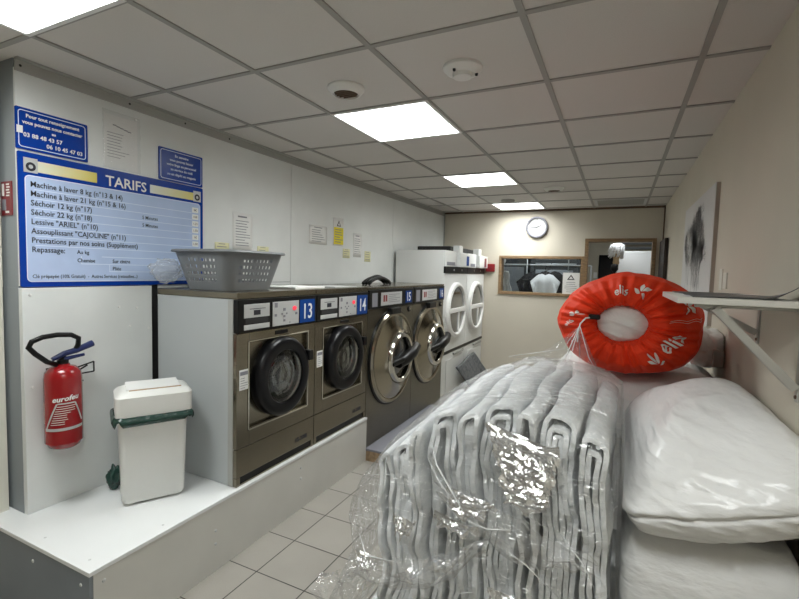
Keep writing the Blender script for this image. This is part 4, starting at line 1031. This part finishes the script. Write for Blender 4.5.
t = thing('leaflet', 'thin dark leaflet on the far end of the shelf', 'leaflet', (.62, .42, SZ + .018))
part('sheet', B(.54, .76, .41, .495, SZ + .0185, SZ + .0215), M['magazine'], t)

# ================================================================ BEDDING
# low bench carrying everything
t = thing('low_bench', 'low white bench beneath the wrapped bedding', 'bench', (.2, .6, 0))
part('bench_top', B(-.44, .80, -.27, 1.85, .27, .30, .003), M['plat'], t)
for x in (-.40, .76):
    for y in (-.22, 1.80): part('leg', B(x - .02, x + .02, y - .02, y + .02, 0, .27), M['trimgrey'], t)

def lerp(xs, ys, x):
    if x <= xs[0]: return ys[0]
    for a, b2_, c, d in zip(xs, xs[1:], ys, ys[1:]):
        if x <= b2_: return c + (d - c) * (x - a) / (b2_ - a)
    return ys[-1]
XSF = [-.50, -.42, -.30, -.2, -.1, 0, .1, .2, .3, .38]
ZF = [.66, .80, .955, 1.035, 1.085, 1.135, 1.155, 1.155, 1.14, 1.10]
ZBK = [.80, .895, .995, 1.065, 1.105, 1.147, 1.155, 1.15, 1.13, 1.09]
def ztop(x, y):
    u = min(1, max(0, (y + .3) / .75)); u = u ** .75
    return lerp(XSF, ZF, x) * (1 - u) + lerp(XSF, ZBK, x) * u
ZB = .302
def warp(x, y, z):
    k = min(1, max(0, (z - ZB) / .85))
    dx = .030 * noise.noise(Vector((y * 1.6, z * 2.6, 1.7))) + .022 * noise.noise(Vector((y * 3 + 5, z * 6, x * 1.5)))
    return dx
blabels = ['outermost thin white quilt on the left side of the wrapped stack', 'leftmost white folded quilt in the wrapped stack, drooping lowest', 'second white quilt from the left in the wrapped stack', 'third white quilt from the left in the wrapped stack', 'fourth white quilt from the left in the wrapped stack, with a rolled fold on top', 'white quilt in the wrapped stack just left of the shiny crumpled film', 'white quilt in the wrapped stack behind the shiny crumpled film', 'white quilt in the wrapped stack, second from its right end', 'rightmost white folded quilt of the wrapped stack, beside the big duvets']
edges = [-.365, -.300, -.225, -.175, -.075, .000, .110, .175, .285, .368]
Y0B, Y1B = -.30, .50
for q in range(9):
    xa, xb = edges[q] + .003, edges[q + 1] - .003; W = xb - xa; cx = (xa + xb) / 2
    b_ = bmesh.new(); rd = random.Random(20 + q)
    lift = rd.uniform(-.022, .012) + (.02 if q in (3, 5) else 0); fwd_ = rd.uniform(-.02, .025)
    nl = 3
    for L in range(nl):
        r = W / 2 - .011 - L * .0165
        if r < .004: break
        top_drop = L * .022 + (0.01 if L else 0)
        yoff = fwd_ + rd.uniform(-.012, .014) + L * .010
        NZ, NA, NY = 34, 10, 24
        def f(u, v, r=r, top_drop=top_drop, yoff=yoff):
            n_tot = NZ * 2 + NA; s = u * n_tot
            y = Y0B + yoff + (Y1B - Y0B - yoff) * v
            zt = ztop(cx, y) - .012 - top_drop + lift
            hs = zt - r - ZB
            if s <= NZ: x, z = cx - r, ZB + .01 + (hs - .01) * s / NZ
            elif s >= NZ + NA: x, z = cx + r, ZB + .01 + (hs - .01) * (n_tot - s) / NZ
            else:
                a = PI - (s - NZ) / NA * PI; x, z = cx + r * math.copysign(abs(math.cos(a)) ** .6, math.cos(a)), zt - r + r * max(0, math.sin(a)) ** .6
            # shear tops along overall slope
            z += (ztop(x, y) - ztop(cx, y)) * min(1, (z - ZB) / max(.1, hs)) * .8
            e = max(0, 1 - v * NY / 1.5)
            y2 = y + e * (.010 * math.sin(z * 38 + q * 2 + L) + .008 * noise.noise(Vector((z * 12, q, L))))
            lump = .007 * noise.noise(Vector((x * 22, y * 9, z * 13 + q * 3))) + .004 * noise.noise(Vector((x * 30, y * 26, z * 30 + q)))
            return (x + warp(x, y, z) + lump, y2, z + lump * .8)
        gridmesh(b_, f, NZ * 2 + NA, NY)
    t = thing('folded_quilt', blabels[q], 'quilt', (cx, .1, .30), 'folded white quilts in the wrapped stack')
    o = part('quilted_cloth', b_, M['blanket'], t, True)
    s = o.modifiers.new('s', 'SOLIDIFY'); s.thickness = .0135; s.offset = 0
    s2 = o.modifiers.new('b', 'BEVEL'); s2.width = .005; s2.segments = 2; s2.limit_method = 'ANGLE'; s2.angle_limit = math.radians(50)

# clear plastic film over the quilts
t = thing('plastic_cover', 'clear creased plastic wrap over the stack of white quilts', 'plastic wrap', (0, .1, .30))
def film_box(n=46):
    b_ = bmesh.new()
    bmesh.ops.create_cube(b_, size=2)
    bmesh.ops.subdivide_edges(b_, edges=b_.edges, cuts=n, use_grid_fill=True)
    kill = [f for f in b_.faces if f.calc_center_median().z < -.999]
    bmesh.ops.delete(b_, geom=kill, context='FACES')
    for v in b_.verts:
        u, w_, h = v.co
        # round the box
        r = .16
        c = Vector((max(-1 + r, min(1 - r, u)), max(-1 + r, min(1 - r, w_)), max(-2, min(1 - r, h))))
        d = Vector((u, w_, h)) - c
        if d.length > r: d = d.normalized() * r
        p = c + d; u, w_, h = p
        x = -.03 + u * .43; y = .10 + w_ * .435
        hz = (h + 1) / 2
        zt = ztop(x, max(-.3, min(.5, y))) + .018
        z = .305 + hz * (zt - .305)
        x += warp(x, y, z) * .6
        low = max(0, 1 - hz * 1.5)
        nx, ny = (u if abs(u) > .8 else 0), (w_ if abs(w_) > .8 else 0)
        rid = 1 - abs(noise.noise(Vector((x * 5 + z * 2, y * 5, z * 4 - x * 3)))) * 2
        rid2 = 1 - abs(noise.noise(Vector((x * 13, y * 9, z * 11 + x * 6)))) * 2
        amp = .010 + .03 * low
        off = amp * (rid * .7 + .35 * rid2)
        x += nx * (off + .05 * low * low * (1.5 if nx < 0 else .1)); 
        if nx > 0: x = min(x, .384)
        y += ny * (off + (.10 * low * low if ny < 0 else 0))
        if hz > .9: z += .008 * rid2 + .004
        v.co = Vector((x, y, z))
    return b_
part('film_cover', film_box(), M['film'], t, True)
# crumpled shiny gatherings at the front: sharp flat facets
def crumple(cx, cz, w_, h_, y, seed, nu=18, nv=20, skew=0.0):
    rd_ = random.Random(seed); b_ = bmesh.new(); V = {}
    for i in range(nu + 1):
        for j in range(nv + 1):
            u, v = i / nu, j / nv; tap = 1 - .55 * v
            x = cx + (u - .5) * w_ * tap + skew * v + rd_.uniform(-.3, .3) * w_ / nu
            z = cz - v * h_ - .25 * h_ * u * (1 - v) + rd_.uniform(-.3, .3) * h_ / nv
            if j == nv or i in (0, nu): z += rd_.uniform(-.02, .02)
            yy = y - .5 * h_ * v - .012 * abs(noise.noise(Vector((u * 3 + seed, v * 9, 1)))) - rd_.uniform(0, .0045)
            V[i, j] = b_.verts.new((x, yy, z))
    for i in range(nu):
        for j in range(nv):
            q = (V[i, j], V[i + 1, j], V[i + 1, j + 1], V[i, j + 1])
            if (i + j + seed) % 2: b_.faces.new((q[0], q[1], q[2])); b_.faces.new((q[0], q[2], q[3]))
            else: b_.faces.new((q[0], q[1], q[3])); b_.faces.new((q[1], q[2], q[3]))
    part('crumpled_fold', b_, M['crumple'], t, False)
crumple(.125, 1.12, .21, .19, -.345, 3, 6, 22, .03)
crumple(-.01, .905, .15, .06, -.365, 8, 5, 8)
crumple(-.045, .83, .14, .035, -.385, 12, 5, 6)
crumple(-.22, .78, .08, .05, -.365, 21, 8, 8)
crumple(.10, .66, .09, .06, -.385, 31, 8, 8)
crumple(-.36, .62, .10, .05, -.36, 41, 8, 8)
# loose flaps sweeping across the front
def flap(p0, p1, wid, sag, seed, nu=50, nv=14, out=.05):
    p0, p1 = Vector(p0), Vector(p1)
    def f(u, v):
        p = p0.lerp(p1, u); p.z -= sag * math.sin(u * PI)
        w_ = wid * (.35 + .65 * math.sin(min(1, u * 1.1) * PI) ** .6)
        p.z -= v * w_; p.y -= out * math.sin(v * PI) * (.6 + .4 * math.sin(u * 9 + seed)) + .02 * noise.noise(Vector((u * 8, v * 5, seed)))
        p.x += .03 * noise.noise(Vector((u * 5, v * 4, seed + 3)))
        p.z += .02 * noise.noise(Vector((u * 7, v * 2, seed + 9)))
        return p
    return gridmesh(bmesh.new(), f, nu, nv)
b_ = flap((-.10, -.37, .93), (.33, -.36, .80), .12, .0, 3)
join(b_, flap((-.40, -.36, .60), (.05, -.40, .80), .10, .04, 8))
join(b_, flap((-.58, -.30, .44), (-.30, -.36, .62), .16, .02, 14, out=.07))
part('loose_flap', b_, M['filmflap'], t, True)
# film creases and their highlights, both drawn as thin white tubes
rd = random.Random(5)
def crease_glint(pts, r): part('film_crease_glint', tube(bmesh.new(), pts, [r * .3] + [r] * (len(pts) - 2) + [r * .3], 6), M['crease_glint'], t, True)
crease_glint([(-.155, -.33, 1.03), (-.12, -.37, .97), (-.06, -.385, .90), (-.02, -.39, .85)], .0028)
crease_glint([(-.16, -.35, .98), (-.11, -.38, .93), (-.04, -.39, .86)], .002)
crease_glint([(-.30, -.35, .95), (-.29, -.37, .88), (-.30, -.375, .82)], .0022)
crease_glint([(-.05, -.39, .84), (.05, -.40, .83), (.13, -.40, .85)], .002)
crease_glint([(.06, -.39, .80), (.16, -.40, .76), (.26, -.39, .68)], .002)
crease_glint([(.24, -.38, .86), (.30, -.385, .80), (.33, -.38, .74)], .002)
crease_glint([(-.40, -.34, .66), (-.35, -.38, .62), (-.22, -.39, .64)], .0022)
rd = random.Random(77)
for k in range(34):        # long highlight streaks over the top, painted as white lines
    y = rd.uniform(-.26, .46); x0 = rd.uniform(-.30, .12); x1 = min(.34, x0 + rd.uniform(.12, .4)); dy = rd.uniform(-.10, .02)
    P = []
    for m_ in range(9):
        x = x0 + (x1 - x0) * m_ / 8; yy = y + dy * m_ / 8
        P.append((x + warp(x, yy, 1.1) * .6, yy, ztop(x, max(-.3, min(.5, yy))) + .024 + .003 * math.sin(m_ * 1.7 + k)))
    crease_glint(P, rd.uniform(.0005, .0011))
for k in range(26):        # short glints on the front, painted as white lines
    x = rd.uniform(-.36, .32); z = rd.uniform(.5, 1.0); a = rd.uniform(-1.2, .6) if rd.random() < .7 else rd.uniform(-2, -1.2); L = rd.uniform(.03, .12)
    P = [(x + math.cos(a) * L * m_ / 4 + rd.uniform(-.004, .004), -.372 - .03 * max(0, .8 - z) - rd.uniform(0, .006), z + math.sin(a) * L * m_ / 4 + rd.uniform(-.004, .004)) for m_ in range(5)]
    crease_glint(P, rd.uniform(.0006, .0014))
# tied peak at the back of the film
b_ = bmesh.new()
pk = Vector((.205, .44, 1.335)); base = [Vector(p) for p in ((-.10, .50, 1.16), (.02, .46, 1.158), (.10, .40, 1.155), (.16, .36, 1.15), (.22, .37, 1.15), (.28, .42, 1.14), (.34, .50, 1.12))]
def peak(u, v):
    s = u * (len(base) - 1); i = min(len(base) - 2, int(s)); p = base[i].lerp(base[i + 1], s - i)
    q = p.lerp(pk, v); k = math.sin(v * PI)
    q.z -= .055 * k * (.4 + .6 * (1 - v)); q.y += .018 * math.sin(u * 30) * (1 - v * .6) * k
    q.x += .012 * math.sin(u * 22 + 1) * k
    return q
gridmesh(b_, peak, 48, 20); part('tied_peak', b_, M['filmflap'], t, True)
b_ = bmesh.new()
for p in ((.12, .38, 1.155), (.155, .36, 1.155), (.29, .40, 1.14)):
    p = Vector(p); tube(b_, [p, p.lerp(pk, .5) - Vector((0, 0, .03)), pk], [.0006, .0014, .002], 6)
p = Vector((-.10, .50, 1.16)); tube(b_, [p, p.lerp(Vector((.14, .46, 1.225)), .5), Vector((.14, .46, 1.225)), pk], .0012, 6)
part('peak_crease', b_, M['crease_glint'], t, True)

# duvets
def pillow(cx, cy, cz, hx, hy, hz, seed, bulge=2.6, amp=.012, n=60, rot=0, tilt=0, xclamp=None, zclamp=None, xmin=None, ztopc=None, wr=(4, 9), zexp=None, lean=0.0):
    b_ = bmesh.new(); bmesh.ops.create_cube(b_, size=2); bmesh.ops.subdivide_edges(b_, edges=b_.edges, cuts=n, use_grid_fill=True)
    for v in b_.verts:
        d = v.co.normalized()
        e = bulge
        if zexp:
            lxy = max(1e-6, (abs(d.x) ** e + abs(d.y) ** e) ** (1 / e)); L = (lxy ** zexp + abs(d.z) ** zexp) ** (-1 / zexp)
        else: L = (abs(d.x) ** e + abs(d.y) ** e + (abs(d.z)) ** (e * .85)) ** (-1 / e)
        p = d * L
        if lean:
            up_ = max(0, p.z)
            if p.x < 0: p.x *= 1 - lean * up_
            if p.y < 0: p.y *= 1 - lean * .35 * up_
        # pinch towards the edge seam
        edge = max(abs(p.x), abs(p.y)); zz = p.z * (1 - .25 * max(0, edge - .75) * 2)
        w1_ = noise.noise(Vector((p.x * 1.6 + seed, p.y * 1.6, p.z * 1.2)))
        wr_ = 1 - abs(noise.noise(Vector((p.x * wr[0] + seed * 2, p.y * 2.2, p.z * wr[1] + 2 * p.x))))* 2
        w3 = 1 - abs(noise.noise(Vector((p.x * wr[0] * 3 + seed * 2, p.y * 6, p.z * wr[1] * 2 + 5 * p.x)))) * 2
        nrm = d
        q = Vector((p.x * hx, p.y * hy, zz * hz)) + nrm * (w1_ * amp * 2 + wr_ * amp * .8 + w3 * amp * .3)
        # seam groove round the middle
        q -= nrm * .012 * math.exp(-((p.z + .15 + .12 * w1_) / .03) ** 2)
        if tilt: q = Matrix.Rotation(tilt, 3, 'Y') @ q
        if rot: q = Matrix.Rotation(rot, 3, 'Z') @ q
        q += Vector((cx, cy, cz))
        if xclamp and q.x > xclamp: q.x = xclamp
        if zclamp and q.z < zclamp: q.z = zclamp + (q.z - zclamp) * .03
        if xmin is not None: q.x = max(q.x, xmin + (q.x - xmin) * .05)
        if ztopc and q.z > ztopc: q.z = ztopc + (q.z - ztopc) * .04
        v.co = q
    return b_
tag(obj('duvet', pillow(.603, .12, 1.0, .24, .46, .17, 3, amp=.006, xclamp=.815, bulge=7, zexp=2.4, lean=.58, tilt=-.30, zclamp=.862, xmin=.386, wr=(2.5, 5)), M['duvet'], None, True), 'big white duvet in plastic in front right, on top of another one', 'duvet')
tag(obj('duvet', pillow(.607, .16, .580, .225, .42, .29, 9, amp=.005, xclamp=.815, bulge=9, zexp=5, zclamp=.304, ztopc=.845, xmin=.392, wr=(2.5, 5)), M['duvet'], None, True), 'white duvet at the bottom right corner, beneath the big one', 'duvet')
tag(obj('duvet', pillow(.43, 1.10, .935, .395, .50, .175, 14, amp=.006, xclamp=.815, bulge=7, zexp=3.5, zclamp=.784, ztopc=1.105, wr=(2.5, 5)), M['duvet2'], None, True), 'long white duvet behind, under the red laundry bag', 'duvet')
tag(obj('duvet', pillow(.42, 1.12, .54, .385, .48, .235, 17, amp=.004, xclamp=.815, bulge=7, zexp=4, zclamp=.304, ztopc=.776), M['duvet2'], None, True), 'white duvet lowest at the back, under the one carrying the red bag', 'duvet')

# rolled white linen behind the bag
t = thing('folded_towel', 'folded white towel with a grey end behind the red bag, by the right wall', 'towel', (.74, 1.25, 1.09))
b_ = pillow(.748, 1.12, 1.205, .066, .14, .088, 21, bulge=5, amp=.008, n=30, xclamp=.815, wr=(2, 14))
part('towel_roll', b_, M['duvet2'], t, True)
part('towel_label', B(.765, .812, .968, .978, 1.125, 1.21, .004), M['trimgrey'], t)

# ================================================================ RED LAUNDRY BAG
BC = Vector((.385, .73, 1.335))
def bag_pt(th, s, off=0.0):
    """th angle round the opening, s: 0 opening edge .. 1 back end"""
    # axis mostly -Y (towards the camera); s profile
    ca, sa = math.cos(th), math.sin(th)
    pr = [(0.0, .100, -.165), (.05, .112, -.205), (.12, .150, -.225), (.22, .215, -.205), (.34, .268, -.140), (.46, .292, -.04), (.60, .292, .08), (.75, .270, .20), (.88, .20, .275), (.96, .10, .30), (1.0, .0, .305)]
    for (a, r0, y0), (b2_, r1, y1) in zip(pr, pr[1:]):
        if s <= b2_ + 1e-9:
            k = (s - a) / (b2_ - a); k = k * k * (3 - 2 * k) * .35 + k * .65
            r = r0 + (r1 - r0) * k; y = y0 + (y1 - y0) * k; break
    # outline: wide oval, flattened on the bottom, shouldered at upper left
    gather = max(0, 1 - s / .42) ** .8
    g = math.sin(th * 26 + 1.5 * math.sin(th * 5)) * .5 + math.sin(th * 41 + 2) * .3
    r += .016 * g * gather * min(1, s * 14 + .25)
    y -= .020 * g * gather
    ex = 2.5
    k = (abs(ca) ** ex + abs(sa) ** ex) ** (-1 / ex) if s > .1 else 1
    k = 1 + (k - 1) * min(1, max(0, (s - .1) / .35))
    rx, rz = r * k * 1.03, r * k * .80
    if sa < 0: rz *= 1 - .03 * min(1, s * 2)
    x, z = rx * ca, rz * sa
    # slant of the left shoulder
    if s > .15:
        f = min(1, (s - .15) / .3)
        if ca < 0 and sa > 0: z -= f * .085 * (abs(ca) ** 1.5) * sa; x += f * .02 * sa * -ca
        if ca > 0 and sa > 0: z -= f * .03 * ca * sa
        if ca < 0 and sa < 0: x += f * .045 * sa * ca * 1
    n_ = noise.noise(Vector((ca * 2 + s, sa * 2, s * 4)))
    n2 = noise.noise(Vector((ca * 5, sa * 5, s * 9 + 3)))
    sc = 1 + .03 * n_ + .015 * n2
    hole = max(0, 1 - s / .35)
    p = Vector((x * sc - .018 * hole, y, z * sc + .008 * hole))
    rad = Vector((ca * (1 if s > .2 else .3), -1 if s < .3 else (-.3 if s < .45 else 0.1), sa * (1 if s > .2 else .3))).normalized()
    p += rad * off
    q = BC + p
    if q.z < 1.112 + .0: q.z = 1.112 + (q.z - 1.112) * .15
    return q
t = thing('laundry_bag', 'red drawstring laundry bag stuffed with white bedding on top of the pile', 'laundry bag', BC)
o = part('bag_fabric', gridmesh(bmesh.new(), lambda u, v: bag_pt(u * 2 * PI, v ** 1.3), 360, 72, cu=True), M['redfab'], t, True)
# inner roll of the opening
b_ = gridmesh(bmesh.new(), lambda u, v: (lambda p, c: p.lerp(c, v * .25) + Vector((0, v * .05, 0)))(bag_pt(u * 2 * PI, 0), BC + Vector((-.018, -.165, .008))), 200, 4, cu=True)
part('opening_hem', b_, M['redfab'], t, True)
b_ = bmesh.new()
cc = BC + Vector((-.018, -.155, .008))
def inner(u, v):
    th = u * 2 * PI; r = v
    e = bag_pt(th, 0.0); d = e - cc; d.y = 0
    bul = .045 * (1 - r * r) ** .7 if r < 1 else 0
    cre = .010 * (1 - abs(noise.noise(Vector((d.x * 30 * r * .3 + d.z * r * 26, d.z * r * 12, 1)))) * 2)
    return cc + d * r * 1.02 + Vector((0, -bul + .008 - cre * (1 - r * .5), 0))
gridmesh(b_, inner, 96, 24, cu=True)
part('stuffed_bedding', b_, M['duvet2'], t, True)
# printed logos: map flat shapes onto the bag surface
def ang_s(x, z):
    """front position relative to opening centre -> (theta, s) approx by radius"""
    th = math.atan2(z, x); R_ = math.hypot(x, z)
    best = .2; bd = 9
    for k in range(60):
        s = .05 + k * .012; p = bag_pt(th, s) - BC; r_ = math.hypot(p.x, p.z)
        if abs(r_ - R_) < bd: bd = abs(r_ - R_); best = s
    return th, best
def decal(b_, x0, z0, rot, sc, sr=0.0, off=.005):
    ca, sa = math.cos(rot), math.sin(rot)
    bmesh.ops.triangulate(b_, faces=b_.faces)
    for _ in range(4):
        L = [e for e in b_.edges if e.calc_length() * sc > .010]
        if not L: break
        bmesh.ops.subdivide_edges(b_, edges=L, cuts=1); bmesh.ops.triangulate(b_, faces=b_.faces)
    th0, s0 = ang_s(x0, z0)
    p0 = bag_pt(th0, s0)
    # local metric
    du = (bag_pt(th0 + .02, s0) - bag_pt(th0 - .02, s0)).length / .04
    dv = (bag_pt(th0, s0 + .01) - bag_pt(th0, s0 - .01)).length / .02
    for v in b_.verts:
        a, b2_ = v.co.x * sc, v.co.y * sc
        X, Z = a * ca - b2_ * sa, a * sa + b2_ * ca     # offsets in x/z as seen from the front
        tang = -X * math.sin(th0) + Z * math.cos(th0); radl = X * math.cos(th0) + Z * math.sin(th0)
        v.co = bag_pt(th0 + tang / du, s0 + radl / dv, off)
    return b_
def leaf(b_, cx, cy, L, wd, a):
    pts = []
    for k in range(9):
        u = k / 8; pts.append((L * u, wd * math.sin(u * PI) ** .8))
    for k in range(7, 0, -1):
        u = k / 8; pts.append((L * u, -wd * .6 * math.sin(u * PI)))
    ca, sa = math.cos(a), math.sin(a)
    vs = [b_.verts.new((cx + x * ca - y * sa, cy + x * sa + y * ca, 0)) for x, y in pts]; b_.faces.new(vs)
def emblem():
    e = bmesh.new()
    leaf(e, 0, 0, .07, .018, .5); leaf(e, -.005, .0, .075, .018, 1.5); leaf(e, -.01, -.01, .06, .016, 2.5); leaf(e, .0, -.015, .05, .014, -.6)
    return e
for e_ in (decal(emblem(), .105, -.150, .75, .62), decal(text_mesh('elis', .078, 'CENTER', 0, .0012), .180, -.085, .9, 1.0),
           decal(emblem(), .045, .150, -.1, .7), decal(text_mesh('elis', .055, 'CENTER', 0, .001), -.015, .145, .15, .9),
           decal(emblem(), -.20, .055, 1.0, .6), decal(text_mesh('elis', .055, 'CENTER', 0, .001), -.225, -.005, 1.2, .8), decal(emblem(), .205, .12, -.8, .7)):
    part('printed_emblem', e_, M['print'], t)
for th_ in (.18, .23):
    part('stitched_seam', tube(bmesh.new(), [bag_pt(th_ + .02 * math.sin(k), .14 + k * .02, .002) for k in range(14)], .0007, 5), M['print'], t, True)
tog = BC + Vector((-.125, -.232, .035))
part('cord_lock', B(tog.x - .025, tog.x + .022, tog.y - .014, tog.y + .014, tog.z - .010, tog.z + .012, .006), M['black'], t)
b_ = bmesh.new()
tube(b_, [tog, tog + Vector((-.035, -.02, -.005)), tog + Vector((-.055, -.03, -.03)), tog + Vector((-.062, -.035, -.07)), tog + Vector((-.062, -.035, -.11))], .0035, 8)
part('drawcord', b_, M['cord'], t, True)
